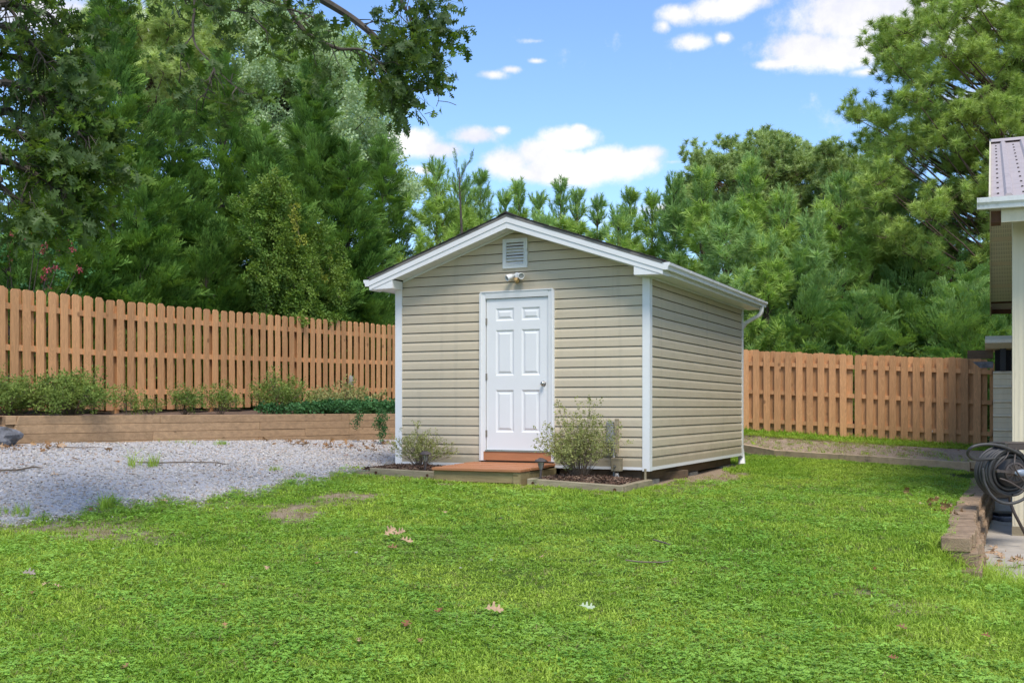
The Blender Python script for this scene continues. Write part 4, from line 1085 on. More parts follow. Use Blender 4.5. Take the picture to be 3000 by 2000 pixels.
# ---- small metal clad lean-to at the end of the fence
def build_leanto():
    Y = 20.6; a = P(2281, 1000, Y); b = P(2340, 1000, Y)
    zt = P(0, 832, Y).z; z0 = g1(9.0, Y)-.05
    e = empty('metal_lean_to', (a.x, a.y, z0), math.atan2(HU.y, HU.x), 'small outbuilding clad in ribbed beige metal with a dark opening, beside the house', 'outbuilding')
    w = 1.6; hh = P(0, 852, Y).z-z0
    n = 6; sh = hh/n
    for i in range(n):
        MB().prism([(0, i*sh), (0, (i+1)*sh-.004), (.012, (i+1)*sh-.006), (-.028, (i+.93)*sh), (-.028, (i+.87)*sh), (-.004, (i+.82)*sh), (-.004, (i+.55)*sh), (-.010, (i+.53)*sh), (-.010, (i+.50)*sh), (-.003, (i+.48)*sh), (-.003, i*sh+.02)][:0] or [(.03, i*sh), (.03, (i+1)*sh-.003), (-.006, (i+1)*sh-.003), (-.03, (i+.90)*sh), (-.03, (i+.84)*sh), (-.006, (i+.78)*sh), (-.006, (i+.50)*sh), (-.014, (i+.48)*sh), (-.014, (i+.44)*sh), (-.006, (i+.42)*sh), (-.006, i*sh)], 0, w, axis='x').build('metal_panel', M['beige'], e)
    MB().box(.0, w, .04, 1.4, 0, hh).build('box_core', M['dark'], e)
    MB().box(.03, w, .0, .04, hh, hh+.40).build('dark_opening', M['dark'], e)
    MB().box(.12, .22, -.03, -.0, hh, hh+.52).build('hinged_prop', M['black'], e)
    MB().prism([(-.25, hh+.52), (-.22, hh+.58), (1.4, hh+.75), (1.4, hh+.42), (-.05, hh+.42)], -.14, w, axis='x').build('roof_lip', M['beige'], e)
    # dark board ends sticking out over the fence
    MB().box(-.45, .0, .02, .06, hh+.24, hh+.40).build('dark_board', M['beam'], e)
    MB().prism([(-.36, hh+.18), (.0, hh+.18), (.0, hh+.06), (-.22, hh+.06)], -.03, .0, axis='y').build('dark_board', M['rock'], e)
build_leanto()
# ---- hose reel cart
def build_hose():
    Y = 11.0; c = P(2305, 1084, Y)
    Z0 = PAD
    e = empty('hose_reel_cart', (c.x, c.y, Z0), math.atan2(HU.y, HU.x)*0, 'hose reel cart wound with thick black hose at the right edge', 'hose reel')
    cz = c.z-Z0
    axis = Vector((.10, -1, .04)).normalized()       # drum axle points at the camera
    u = Vector((1, .10, 0)).normalized(); v = axis.cross(u).normalized()
    if v.z < 0: v = -v
    C = Vector((0, 0, cz))
    def ring(r, off, tr=.0145, wob=.0, a0=0, turns=1.0, n=48):
        pts = []
        for k in range(int(n*turns)+1):
            a = a0+2*math.pi*k/n
            rr = r*(1+wob*math.sin(2*a+a0)+wob*.7*math.sin(3*a+1+off*30))
            pts.append(C+u*rr*math.cos(a)+v*rr*math.sin(a)+axis*(off+wob*.3*math.sin(a*1.5+off*9)))
        return pts
    rs = random.Random(4)
    spec = [(.255,.17,.03),(.262,.10,.02),(.250,.03,.03),(.258,-.05,.02),(.262,-.13,.03),(.238,.14,.03),(.228,.19,.05),(.225,.06,.03),(.218,-.02,.03),(.222,-.10,.03),(.195,.16,.04),(.198,.08,.03),(.170,.12,.05),(.165,.02,.04),(.205,-.17,.03),(.185,.20,.06),(.150,.07,.04),(.272,-.18,.03),(.245,.20,.07)]
    for (r, off, w) in spec:
        MB().tube(ring(r*.90, off*.55, wob=w*.45, a0=rs.uniform(0, 6)), .0155, 8, cap=False).build('hose_coil', M['hose'], e, smooth_=True)
    # loose loop sticking out to the left and a drooping one below
    def wp(px, py, dy=0): q = P(px, py, Y+dy); return q-e.location
    import mathutils
    def spline(ps, n=12):
        out = []
        for i in range(len(ps)-1):
            p0 = ps[max(i-1, 0)]; p1 = ps[i]; p2 = ps[i+1]; p3 = ps[min(i+2, len(ps)-1)]
            for k in range(n):
                t = k/n; out.append(.5*((2*p1)+(p2-p0)*t+(2*p0-5*p1+4*p2-p3)*t*t+(3*p1-p0-3*p2+p3)*t**3))
        out.append(ps[-1]); return out
    lp = [wp(2345, 1042, -.25), wp(2300, 1024, -.3), wp(2262, 1020, -.3), wp(2232, 1027, -.3), wp(2223, 1042, -.25), wp(2238, 1054, -.2), wp(2270, 1054, -.15), wp(2300, 1050, -.1)]
    MB().tube(spline(lp), .0155, 8).build('hose_loop', M['hose'], e, smooth_=True)
    lp = [wp(2257, 1075, -.3), wp(2262, 1110, -.3), wp(2283, 1143, -.3), wp(2315, 1156, -.3), wp(2350, 1146, -.3), wp(2375, 1120, -.3)]
    MB().tube(spline(lp), .0155, 8).build('hose_loop', M['hose'], e, smooth_=True)
    # drum hub with spokes
    A = C+axis*.215
    hub = MB()
    T = Matrix.Translation(A) @ Vector((0, 0, 1)).rotation_difference(axis).to_matrix().to_4x4()
    hub.lathe([(.105, -.02), (.105, .0), (.088, .006), (.086, -.005)], n=28, M=T)
    for k in range(14):
        a = 2*math.pi*k/14; d = u*math.cos(a)+v*math.sin(a); s = (axis.cross(d))*.007
        p0 = A+d*.03; p1 = A+d*.09
        hub.add([p0-s, p0+s, p1+s*1.6, p1-s*1.6, p0-s-axis*.012, p0+s-axis*.012, p1+s*1.6-axis*.012, p1-s*1.6-axis*.012], [(0, 1, 2, 3), (0, 4, 5, 1), (1, 5, 6, 2), (2, 6, 7, 3), (3, 7, 4, 0)])
    ho = hub.build('drum_hub', M['brownmetal'], e)
    T2 = Matrix.Translation(C) @ Vector((0, 0, 1)).rotation_difference(axis).to_matrix().to_4x4()
    MB().lathe([(.14, -.22), (.14, .19), (.05, .20)], n=24, M=T2).build('drum', M['black'], e, smooth_=True)
    # crank arm
    k0 = A+axis*.05; k1 = k0-u*.215+v*.02
    mb = MB(); s = v*.014
    mb.add([k0-s*1.2, k0+s*1.2, k1+s*.8, k1-s*.8]+[q-axis*.012 for q in (k0-s*1.2, k0+s*1.2, k1+s*.8, k1-s*.8)], [(0, 1, 2, 3), (7, 6, 5, 4), (0, 4, 5, 1), (1, 5, 6, 2), (2, 6, 7, 3), (3, 7, 4, 0)])
    mb.tube([A, k0+axis*.012], .018, 10).tube([k1-axis*.02, k1+axis*.02], .017, 10)
    mb.build('crank_arm', M['brownmetal'], e)
    bl = MB(); T3 = Matrix.Translation(k0+u*.045+axis*.01)
    for (a, b) in ((0, 1),): pass
    pts = []; n = 16
    for k in range(n):
        a = 2*math.pi*k/n; pts.append(u*(.078*math.cos(a))+v*(.034*math.sin(a)))
    bl.add([k0+u*.04+p_+axis*.0 for p_ in pts]+[k0+u*.04+p_*.75+axis*.02 for p_ in pts]+[k0+u*.04+axis*.024], [(i, (i+1) % n, (i+1) % n+n, i+n) for i in range(n)]+[(i+n, (i+1) % n+n, 2*n) for i in range(n)])
    bl.build('crank_cover', M['bluegrey'], e, smooth_=True)
    # frame: tray on top, splayed side arms, legs
    fr = MB(); tw = wp
    def bar(ps, r=.010): MB().tube(ps, r, 8).build('frame_tube', M['brownmetal'], e, smooth_=True)
    MB().box(.0, .62, -.02, .35, 0, .018).build('tray', M['brownmetal'], e, bevel=.004, loc=wp(2306, 1020, -.15))
    MB().box(.02, .62, -.025, -.021, -.055, .0).build('tray_lip', M['brownmetal'], e, loc=wp(2308, 1020, -.15))
    bar(spline([wp(2318, 1028, -.2), wp(2312, 1048, -.32), wp(2290, 1070, -.3), wp(2283, 1078, -.28)], 6), .007)
    bar(spline([wp(2334, 1030, -.2), wp(2330, 1060, -.32), wp(2334, 1080, -.32), wp(2352, 1105, -.3)], 6), .008)
    bar(spline([wp(2296, 1098, -.3), wp(2318, 1106, -.32), wp(2360, 1130, -.3)], 6), .008)
    bar([wp(2319, 1150, -.02), wp(2330, 1178, -.02), wp(2356, 1228, -.05)], .016)
    bar([wp(2425, 1150, -.02), wp(2400, 1210, -.02)], .016)
    bar([wp(2319, 1150, -.02), wp(2319, 1100, .0), wp(2322, 1060, .1)], .014)
    # black tray standing on the slab behind
    q = at(2298, 1158); q = P(2296, 1158, 13.6)
    t = empty('black_tray', (q.x, q.y, PAD), 0, 'flat black plastic tray on the path behind the hose reel', 'tray')
    MB().box(-.05, .62, -.2, .3, .0, .05).build('tray_base', M['rock'], t, bevel=.01); MB().box(-.02, .6, .0, .28, .051, .09).build('tray_lid', M['black'], t, bevel=.01)
build_hose()
# ================================================================ PLANT SOURCES
def tri_leaf(verts, faces, base, d, l, w, up=Vector((0, 0, 1)), fold=0.0, mid=.5):
    """a pointed leaf of 2 triangles (kite)"""
    d = d.normalized(); s = d.cross(up)
    s = s.normalized() if s.length > 1e-3 else d.orthogonal().normalized()
    n = s.cross(d).normalized(); b = len(verts)
    verts += [base, base+d*l*mid+s*w*.5+n*fold, base+d*l, base+d*l*mid-s*w*.5+n*fold]
    faces += [(b, b+1, b+2), (b, b+2, b+3)]
def rv(rs): return Vector((rs.gauss(0, 1), rs.gauss(0, 1), rs.gauss(0, 1))).normalized()
def cypress_spray(seed, L=.46, m='cyp', dens=1.0):
    rs = random.Random(seed); v = []; f = []
    n = int(17*dens)
    for i in range(n):
        t = .12+.88*i/n; base = Vector((L*t, 0, -.06*t*t))
        side = 1 if i % 2 else -1
        tl = L*.42*(1-t*.72)*rs.uniform(.7, 1.15)
        d = Vector((.85, side*rs.uniform(.45, .8), rs.uniform(-.12, .28))).normalized()
        k = max(2, int(tl/.045))
        for j in range(k):
            q = base+d*tl*(j/k)
            dd = (d+Vector((.25, side*(.55 if j % 2 else -.5), rs.uniform(-.3, .3)))).normalized()
            tri_leaf(v, f, q, dd, .085*rs.uniform(.8, 1.3), .024, Vector((rs.uniform(-.4, .4), rs.uniform(-.4, .4), 1)))
        tri_leaf(v, f, base+d*tl*.8, d, .10, .024)
    tri_leaf(v, f, Vector((0, 0, 0)), Vector((1, 0, -.05)), L*.98, .008)
    return src_mesh('%s_spray' % m, v, f, M[m])
CYP = [cypress_spray(i) for i in (1, 2, 3)]; CYP2 = [cypress_spray(i, m='cyp2') for i in (4, 5, 6)]
CYPD = [cypress_spray(9, m='cypdead', dens=.6)]
def pine_brush(seed, L=.34, nl=.19, n=90, m='pineY', fwd=(.5, 1.1), w=.0062):
    rs = random.Random(seed); v = []; f = []
    for i in range(n):
        t = rs.random()**.7; base = Vector((L*t, 0, 0)); a = rs.uniform(0, 6.283)
        k = rs.uniform(*fwd)
        d = Vector((k, math.cos(a), math.sin(a))).normalized(); l = nl*rs.uniform(.7, 1.1)
        s = d.cross(rv(rs)).normalized()*w; b = len(v)
        tip = base+d*l+Vector((0, 0, -.1*l))
        v += [base-s, base+s, tip]; f.append((b, b+1, b+2))
    s = .006; b = len(v)
    v += [Vector((-.1, -s, 0)), Vector((-.1, s, 0)), Vector((L, 0, 0)), Vector((-.1, 0, s)), Vector((-.1, 0, -s))]; f += [(b, b+1, b+2), (b+3, b+4, b+2)]
    return src_mesh('%s_brush' % m, v, f, M[m])
PY = [pine_brush(i, m='pineY', n=78, L=.22, nl=.22, w=.0075, fwd=(.15, 1.3)) for i in (1, 2, 3)]
PY2 = [pine_brush(i, m='pineY2', n=78, L=.22, nl=.22, w=.0075, fwd=(.15, 1.3)) for i in (11, 12, 13)]
PT = [pine_brush(i, m='pineY2', n=60, L=.36, nl=.13, w=.0065, fwd=(.9, 2.2)) for i in (21, 22)]
PO = [pine_brush(i, m='pineO', n=95, L=.13, nl=.185, w=.0055, fwd=(-.1, 1.1)) for i in (4, 5, 6)]
PR = [pine_brush(i, m='pineR', n=70, L=.14, nl=.20, w=.010, fwd=(.0, 1.3)) for i in (7, 8)]
PB = [pine_brush(i, m='pineB', n=70, L=.16, nl=.22, w=.008, fwd=(-.1, 1.1)) for i in (9, 10)]
def leaf_cluster(seed, m, n, r, l, w, elong=1.0, droop=.2, name=None):
    rs = random.Random(seed); v = []; f = []
    for i in range(n):
        p = rv(rs)*r*rs.random()**.5; p.x *= elong; p.x += r*elong*.6
        d = (rv(rs)+Vector((.5, 0, -droop))).normalized()
        tri_leaf(v, f, p, d, l*rs.uniform(.7, 1.2), w*rs.uniform(.8, 1.2), rv(rs), fold=w*.12)
    return src_mesh(name or '%s_cluster' % m, v, f, M[m])
BR = [leaf_cluster(i, 'broad', 60, .26, .095, .06) for i in (1, 2, 3)]
VN = [leaf_cluster(i, 'vine', 26, .16, .085, .06, droop=1.0) for i in (1, 2)]; VY = [leaf_cluster(5, 'viney', 22, .14, .08, .055, droop=1.0)]
IV = [leaf_cluster(i, 'ivy', 18, .12, .06, .05, droop=.4) for i in (3, 4)]
AZ = [leaf_cluster(i, 'azalea', 16, .055, .036, .015, elong=1.4, droop=-.3) for i in (1, 2, 3)]
AZ2 = [leaf_cluster(i, 'azalea2', 9, .035, .036, .015, elong=1.3, droop=-.2) for i in (4, 5, 6)]
PK_ = [leaf_cluster(i, 'pink', 34, .10, .035, .035) for i in (1, 2)]
def oak_leaf(v, f, base, d, up, l):
    d = d.normalized(); s = d.cross(up).normalized(); n = s.cross(d).normalized()
    half = [(0, .012), (.13, .03), (.20, .17), (.27, .23), (.30, .07), (.40, .10), (.47, .33), (.56, .36), (.56, .12), (.68, .13), (.76, .30), (.83, .27), (.82, .09), (.93, .12), (1.0, .0)]
    sp = [(0, 0), (.13, 0), (.20, 0), (.27, 0), (.30, 0), (.40, 0), (.47, 0), (.52, 0), (.56, 0), (.68, 0), (.74, 0), (.80, 0), (.84, 0), (.93, 0), (1.0, 0)]
    droop = lambda t: -.22*t*t*l
    for sg in (1, -1):
        b = len(v)
        for (t, w), (ts, _) in zip(half, sp):
            v.append(base+d*l*(t*.86+.14)+s*sg*w*l+n*(abs(w)*l*.25+droop(t)))
            v.append(base+d*l*(ts*.86+.14)+n*droop(ts))
        for i in range(len(half)-1): f.append((b+2*i, b+2*i+1, b+2*i+3, b+2*i+2) if sg > 0 else (b+2*i, b+2*i+2, b+2*i+3, b+2*i+1))
    b = len(v); v += [base-s*.0015, base+s*.0015, base+d*l*.15]; f.append((b, b+1, b+2))
def oak_cluster(seed):
    rs = random.Random(seed); v = []; f = []
    for i in range(8):
        t = rs.uniform(.1, 1); a = rs.uniform(0, 6.28)
        d = Vector((.7, math.cos(a)*.8, math.sin(a)*.6-.55)); up = Vector((rs.uniform(-.6, .6), rs.uniform(-.6, .6), 1)).normalized()
        oak_leaf(v, f, Vector((.26*t, 0, 0)), d, up, rs.uniform(.10, .165))
    b = len(v); v += [Vector((-.1, -.003, 0)), Vector((-.1, .003, 0)), Vector((.27, 0, 0)), Vector((-.1, 0, .003)), Vector((-.1, 0, -.003))]; f += [(b, b+1, b+2), (b+3, b+4, b+2)]
    return src_mesh('oak_cluster', v, f, M['oak'])
OK = [oak_cluster(i) for i in (1, 2, 3, 4)]
def grass_tuft(seed, m='grass', n=16, r=.05, lmin=.018, lmax=.042, w=.0042):
    rs = random.Random(seed); v = []; f = []
    for i in range(n):
        a = rs.uniform(0, 6.28); rr = r*rs.random()**.5; b0 = Vector((0, rr*math.cos(a), rr*math.sin(a)))
        a2 = rs.uniform(0, 6.28); lean = rs.uniform(.15, 1.3)
        out = Vector((0, math.cos(a2), math.sin(a2))); l = rs.uniform(lmin, lmax)
        s = Vector((1, 0, 0)).cross(out).normalized()*w*rs.uniform(.7, 1.3)*.5
        mid = b0+(Vector((1, 0, 0))+out*lean*.4)*l*.55; tip = b0+(Vector((1, 0, 0))*.75+out*lean)*l
        b = len(v); v += [b0-s, b0+s, mid+s*.9, mid-s*.9, tip]; f += [(b, b+1, b+2, b+3), (b+3, b+2, b+4)]
    return src_mesh('%s_tuft' % m, v, f, M[m])
GT = [grass_tuft(i) for i in range(4)]+[grass_tuft(9, n=10, lmin=.03, lmax=.06)]
GB = [grass_tuft(i+20, m='grass', n=12, w=.0085, lmin=.02, lmax=.042) for i in range(3)]
GD = [grass_tuft(i+40, m='grassdry', n=12, w=.003, lmin=.02, lmax=.06) for i in range(2)]
GL = [grass_tuft(i+50, m='grass', n=9, r=.03, lmin=.12, lmax=.28, w=.006) for i in range(2)]
def clover(seed):
    rs = random.Random(seed); v = []; f = []
    for i in range(11):
        a = rs.uniform(0, 6.28); rr = .06*rs.random()**.5; h = rs.uniform(.018, .045); c = Vector((h, rr*math.cos(a), rr*math.sin(a)))
        tl = Vector((1, rs.uniform(-.35, .35), rs.uniform(-.35, .35))).normalized(); q = tl.orthogonal().normalized(); q2 = tl.cross(q); a0 = rs.uniform(0, 6.28)
        for k in range(3):
            aa = a0+k*2.094; d = q*math.cos(aa)+q2*math.sin(aa); sd = tl.cross(d); L = rs.uniform(.009, .014); b = len(v)
            v += [c, c+d*L*.6+sd*L*.5+tl*.002, c+d*L+tl*.001, c+d*L*.6-sd*L*.5+tl*.002]; f.append((b, b+1, b+2, b+3))
    return src_mesh('clover', v, f, M['clover'])
CL = [clover(i) for i in range(3)]
def pebble(seed):
    rs = random.Random(seed); bm = bmesh.new(); bmesh.ops.create_icosphere(bm, subdivisions=1, radius=.014)
    for v_ in bm.verts: v_.co = Vector((v_.co.x*rs.uniform(.8, 1.5), v_.co.y*rs.uniform(.7, 1.1), v_.co.z*rs.uniform(.5, .8)))
    me = bpy.data.meshes.new('pebble'); bm.to_mesh(me); bm.free(); me.materials.append(M['stone']); return me
PEB = [pebble(i) for i in range(5)]

# ================================================================ TREES
def np3(l): return np.array([(p.x, p.y, p.z) for p in l])
def clear(q, rs):
    # foliage may lean over a fence only above its top
    for (O_, D_, fz) in ((LF0, LFD, lf_z), (RF0, RFD, rf_z)):
        r = q-O_; s_ = r.x*D_.x+r.y*D_.y
        if s_ < -3 or s_ > 18: continue
        n_ = -r.x*D_.y+r.y*D_.x        # + is behind for both fences
        top = float(fz(min(max(s_, 0), 14)))+1.86
        if n_ < .75 and q.z < top+.12+rs.uniform(0, .25): return False
        if n_ < -.35-rs.uniform(0, .5): return False
    return True
def cypress(apex, Y, base_r, label, rz=0, light=False, zb=None, seed=1, dens=1.0, lean=0.0, group=None, dead=0, low=.0, prof=.75):
    """apex: view pixel of the tip at depth Y"""
    rs = random.Random(seed); A = P(apex[0], apex[1], Y); zb = g1(A.x, A.y) if zb is None else zb
    Ht = A.z-zb
    t = empty('cypress_tree', (A.x, A.y, zb), 0, label, 'tree', group)
    tr = MB(); tr.tube([(0, 0, -.2), (lean*.3, 0, Ht*.3), (lean*.7, 0, Ht*.65), (lean, 0, Ht*.97)], [.10+.012*Ht, .08+.006*Ht, .045, .008], 7)
    pts = []; ds = []; sc = []; dp = []; dd = []
    nb = int(15*Ht*dens*(.55+.45*base_r/1.5))
    for i in range(nb):
        u = (i+rs.random())/nb; u = u**.92
        z0 = Ht*(low+(1-low)*u)
        rad = base_r*((1-u)**prof)*(1.0 if u > .12 else .85+u)*rs.uniform(.55, 1.18)+.05
        a = i*2.399+rs.uniform(-.4, .4); el = R(rs.uniform(12, 50))*(.6+.75*u)
        d = Vector((math.cos(a)*math.cos(el), math.sin(a)*math.cos(el), math.sin(el)))
        L = rad/math.cos(el)
        z0 = max(.1, z0-L*math.sin(el)*.55)
        cx = lean*(z0/Ht)
        c0 = Vector((cx, 0, z0)); sag = rs.uniform(.0, .16)*L
        pb = lambda s: c0+d*L*s+Vector((0, 0, -sag*s*s))
        if i % 2 == 0: tr.tube([pb(0), pb(.35), pb(.7)], [.018+.006*L, .012+.003*L, .006], 4, cap=False)
        side = d.cross(Vector((0, 0, 1))).normalized(); upv = side.cross(d)
        k = int(8+11*L)
        for j in range(k):
            s = rs.random()**.75*.72+.30; w = (1.08-s)*.30*L+.06
            o = side*rs.uniform(-1, 1)*w+upv*rs.uniform(-.6, .6)*w
            q = pb(s)+o
            dr = (d*1.0+o*1.6+Vector((0, 0, rs.uniform(-.05, .55)))+rv(rs)*.16).normalized()
            if s < .5 and q.z < Ht*.45 and rs.random() < dead: dp.append(q); dd.append(dr+Vector((0, 0, -.6))); continue
            pts.append(q); ds.append(dr); sc.append(rs.uniform(.75, 1.2)*(1.0-.5*u))
    for i in range(int(34*Ht*dens)):      # dense inner foliage round the trunk, added to block sky light and darken gaps
        u = rs.random()**1.3; a = rs.uniform(0, 6.28); r_ = (base_r*(1-u)**prof)*rs.uniform(.1, .62); el = rs.uniform(-.1, .9)
        pts.append(Vector((lean*u+r_*math.cos(a), r_*math.sin(a), Ht*(low+(1-low)*u*.95)))); ds.append(Vector((math.cos(a), math.sin(a), el))); sc.append(rs.uniform(.9, 1.4)*(1-.5*u))
    for k in range(9):       # leader
        z = Ht*(1-.012*k*k*.5-.01*k)-.12; a = rs.uniform(0, 6.28)
        pts.append(Vector((lean*z/Ht, 0, z-.15))); ds.append(Vector((math.cos(a)*.12*k, math.sin(a)*.12*k, 1.0))); sc.append(.7)
    tr.build('trunk', M['bark_g'], t)
    O = Vector((A.x, A.y, zb)); keep = [i for i, q in enumerate(pts) if clear(q+O, rs)]
    pts = [pts[i] for i in keep]; ds = [ds[i] for i in keep]; sc = [sc[i]*1.35 for i in keep]
    kd = [i for i, q in enumerate(dp) if clear(q+O, rs)]; dp = [dp[i] for i in kd]; dd = [dd[i] for i in kd]
    roll = R_.normal(0, .5, len(pts))
    scatter('crown', np3(pts), np3(ds), sc, CYP2 if light else CYP, t, roll=roll)
    if dp: scatter('dead_foliage', np3(dp), np3(dd), .9, CYPD, t)
    return t
def in_poly(x, y, poly):
    c = False; n = len(poly)
    for i in range(n):
        x1, y1 = poly[i]; x2, y2 = poly[(i+1) % n]
        if (y1 > y) != (y2 > y) and x < (x2-x1)*(y-y1)/(y2-y1)+x1: c = not c
    return c
def crown_tree(name, poly, Y, D, label, meshes, bark, trunk_px, seed, nclump=60, per=26, cr=.6, tuft=1.0, limb=.05, flat=.75, group=None, trunk_r=.16, up=.5, zb=None, limbs=None):
    """a crown volume whose outline fills poly (view pixels at depth Y), D deep; clumps of foliage joined to the trunk by limbs"""
    rs = random.Random(seed)
    xs = [p[0] for p in poly]; ys = [p[1] for p in poly]
    cx, cy = sum(xs)/len(xs), sum(ys)/len(ys); hw = (max(xs)-min(xs))/2; hh = (max(ys)-min(ys))/2
    B = P(trunk_px[0], 937, Y); zb = g1(B.x, B.y) if zb is None else zb
    t = empty(name, (B.x, B.y, zb), 0, label, 'tree', group); O = Vector((B.x, B.y, zb))
    top = P(trunk_px[0], trunk_px[1], Y)-O
    tr = MB(); zt = top.z
    tp = [Vector((0, 0, -.3)), Vector((.1, .05, zt*.3)), Vector((-.08, 0, zt*.6)), Vector((.03, 0, zt*.85)), Vector((0, 0, zt))]
    tr.tube(tp, [trunk_r*1.3, trunk_r, trunk_r*.75, trunk_r*.45, .03], 8)
    def trunk_at(z): 
        for a, b in zip(tp[:-1], tp[1:]):
            if z <= b.z: return a.lerp(b, max(0, (z-a.z)/(b.z-a.z)))
        return tp[-1]
    pts = []; ds = []; sc = []; k = 0; guard = 0; cl = []
    while k < nclump and guard < nclump*60:
        guard += 1
        x = rs.uniform(min(xs), max(xs)); y = rs.uniform(min(ys), max(ys))
        if not in_poly(x, y, poly): continue
        q = max(0, 1-((x-cx)/hw)**2*.8-((y-cy)/hh)**2*.6)
        y_ = Y+D*math.sqrt(q)*rs.uniform(-1, 1)
        c = P(x, y, y_)-O
        if any((c-o).length < cr*.55 for o in cl): 
            if rs.random() < .8: continue
        cl.append(c); k += 1
        z0 = c.z-rs.uniform(.25, .55)*math.hypot(c.x, c.y)-.2; z0 = min(max(z0, zt*.25), zt*.97); s = trunk_at(z0)
        m1 = s.lerp(c, .5)+Vector((0, 0, -.06*(c-s).length+rs.uniform(-.1, .1)))+rv(rs)*.1
        tr.tube([s, s.lerp(m1, .5)+rv(rs)*.05, m1, m1.lerp(c, .6)+rv(rs)*.08, c], [limb*(1+.1*(c-s).length), limb*.9, limb*.6, limb*.35, .008], 5, cap=False)
        r = cr*rs.uniform(.7, 1.25); n = int(per*rs.uniform(.7, 1.3)); hub = c-Vector((0, 0, r*.3))
        for j in range(n):
            d = rv(rs); d.z = d.z*flat+ (up*.5)
            p_ = c+Vector((d.x*r, d.y*r, d.z*r*flat))*rs.random()**.45
            pts.append(p_); dr = (p_-hub)+Vector((0, 0, up*r))+rv(rs)*r*.3; ds.append(dr); sc.append(tuft*rs.uniform(.75, 1.2))
            if j % 4 == 0: tr.tube([c.lerp(hub, .4), p_], [.010, .005], 3, cap=False)
    tr.build('trunk', bark, t)
    scatter('crown', np3(pts), np3(ds), sc, meshes, t)
    return t
def young_pine(apex, Y, base_r, label, seed, group='young pines in the row behind the shed', mesh=None, sc0=1.0, slim=False, bare_top=0, hmul=1.0):
    rs = random.Random(seed); A = P(apex[0], apex[1], Y); zb = g1(A.x, A.y); Ht = A.z-zb
    t = empty('young_pine', (A.x, A.y, zb), 0, label, 'tree', group)
    tr = MB(); tr.tube([(0, 0, -.2), (.05, 0, Ht*.4), (0, .04, Ht*.8), (0, 0, Ht-.05)], [.11, .08, .035, .012], 6)
    pts = []; ds = []; sc = []
    z = .8; 
    while z < Ht-.15:
        u = z/Ht; rad = base_r*1.12*(1-u)**.85*(.72+.28*math.sin(z*4+seed))+.12
        nbr = rs.choice((4, 5, 5, 6))
        for k in range(nbr):
            a = k*2*math.pi/nbr+z*1.7+rs.uniform(-.4, .4); el = R(12+42*u+rs.uniform(-12, 16))
            d = Vector((math.cos(a)*math.cos(el), math.sin(a)*math.cos(el), math.sin(el))); L = rad*rs.uniform(.65, 1.2)
            c0 = Vector((0, 0, z)); pb = lambda s: c0+d*L*s+Vector((0, 0, .18*L*s*s))
            tr.tube([pb(0), pb(.5), pb(1)], [.022, .014, .007], 4, cap=False)
            n = max(2, int(L/.20))
            side = d.cross(Vector((0, 0, 1))).normalized()
            for j in range(n):
                s = .25+.75*(j+.5)/n; w = (1.15-s)*.5*L
                for sg in ((-1, 1) if s < .9 else (0,)):
                    o = side*sg*w*rs.uniform(.4, 1)
                    e_ = pb(s)+o*.5
                    pts.append(e_); ds.append(d*.9+side*sg*.9+Vector((0, 0, .45+rs.uniform(-.35, .6)))+rv(rs)*.3); sc.append(sc0*rs.uniform(.65, 1.15))
            pts.append(pb(1)); ds.append(d*.6+Vector((0, 0, .9))); sc.append(sc0*rs.uniform(.9, 1.2))
        z += rs.uniform(.38, .56)*hmul
    tp = []; td = []; ts = []
    for i in range(len(pts)-1, -1, -1):
        if pts[i].z > Ht*.86 and rs.random() < .8:
            tp.append(pts.pop(i)); td.append(ds.pop(i)+Vector((0, 0, .5))); ts.append(sc.pop(i)*.9)
    for k in range(6):
        a = k*1.9; q = k//2; tp.append(Vector((0, 0, Ht-.36-.17*q))); td.append(Vector((.45*math.cos(a)*q*.6, .45*math.sin(a)*q*.6, 1))); ts.append(sc0*(.85-.05*q))
    scatter('crown_tips', np3(tp), np3(td), ts, PT, t)
    tr.build('trunk', M['bark_p'], t)
    scatter('crown', np3(pts), np3(ds), sc, mesh or (PY if seed % 3 else PY2), t)
    return t
G1 = 'cypress trees along the left fence'
cypress((258, -40), 22.2, 2.0, 'tall dark cypress towering over the left part of the fence', seed=1, dead=.35, group=G1, lean=-.05, prof=1.0)
cypress((100, 350), 20.4, 1.7, 'dark cypress at far left half hidden behind the oak leaves', seed=2, dead=.4, group=G1, prof=1.0)
cypress((398, 270), 23.4, 1.9, 'dark cypress in front of the gap right of the tallest cypress', seed=3, dead=.3, group=G1, prof=1.0)
cypress((508, 140), 25.0, 2.1, 'pointed cypress left of the vine covered one', seed=4, group=G1, dead=.15, prof=1.0)
cypress((606, 310), 24.2, 1.8, 'vine covered cypress in the middle of the left hedge', seed=5, group=G1, prof=.9)
cypress((716, 160), 27.4, 2.3, 'tall slender topped cypress right of the vine covered one', seed=6, group=G1, prof=1.0)
cypress((800, 345), 27.2, 1.6, 'bushy cypress next to the left eave of the shed', seed=7, group=G1, prof=.85)
cypress((878, 335), 30.0, 1.7, 'cypress directly behind the left roof edge of the shed', seed=8, group=G1, prof=.85)
cypress((325, 455), 21.4, 1.3, 'low cypress bending over the fence top on the left', seed=9, group=G1, dead=.3, prof=.6)
cypress((20, 560), 18.6, 1.4, 'low dark cypress at the left edge of the picture', seed=10, group=G1, prof=.6)
cypress((690, 490), 25.2, 1.4, 'low cypress below the hanging vines', seed=11, group=G1, prof=.6)
cypress((180, 540), 20.4, 1.3, 'low cypress with brown inner twigs behind the left fence', seed=12, group=G1, dead=.7, prof=.6)
cypress((475, 520), 22.8, 1.3, 'low cypress between the tall one and the vines', seed=13, group=G1, dead=.2, prof=.6)
G2 = 'light green cypresses behind the right fence'
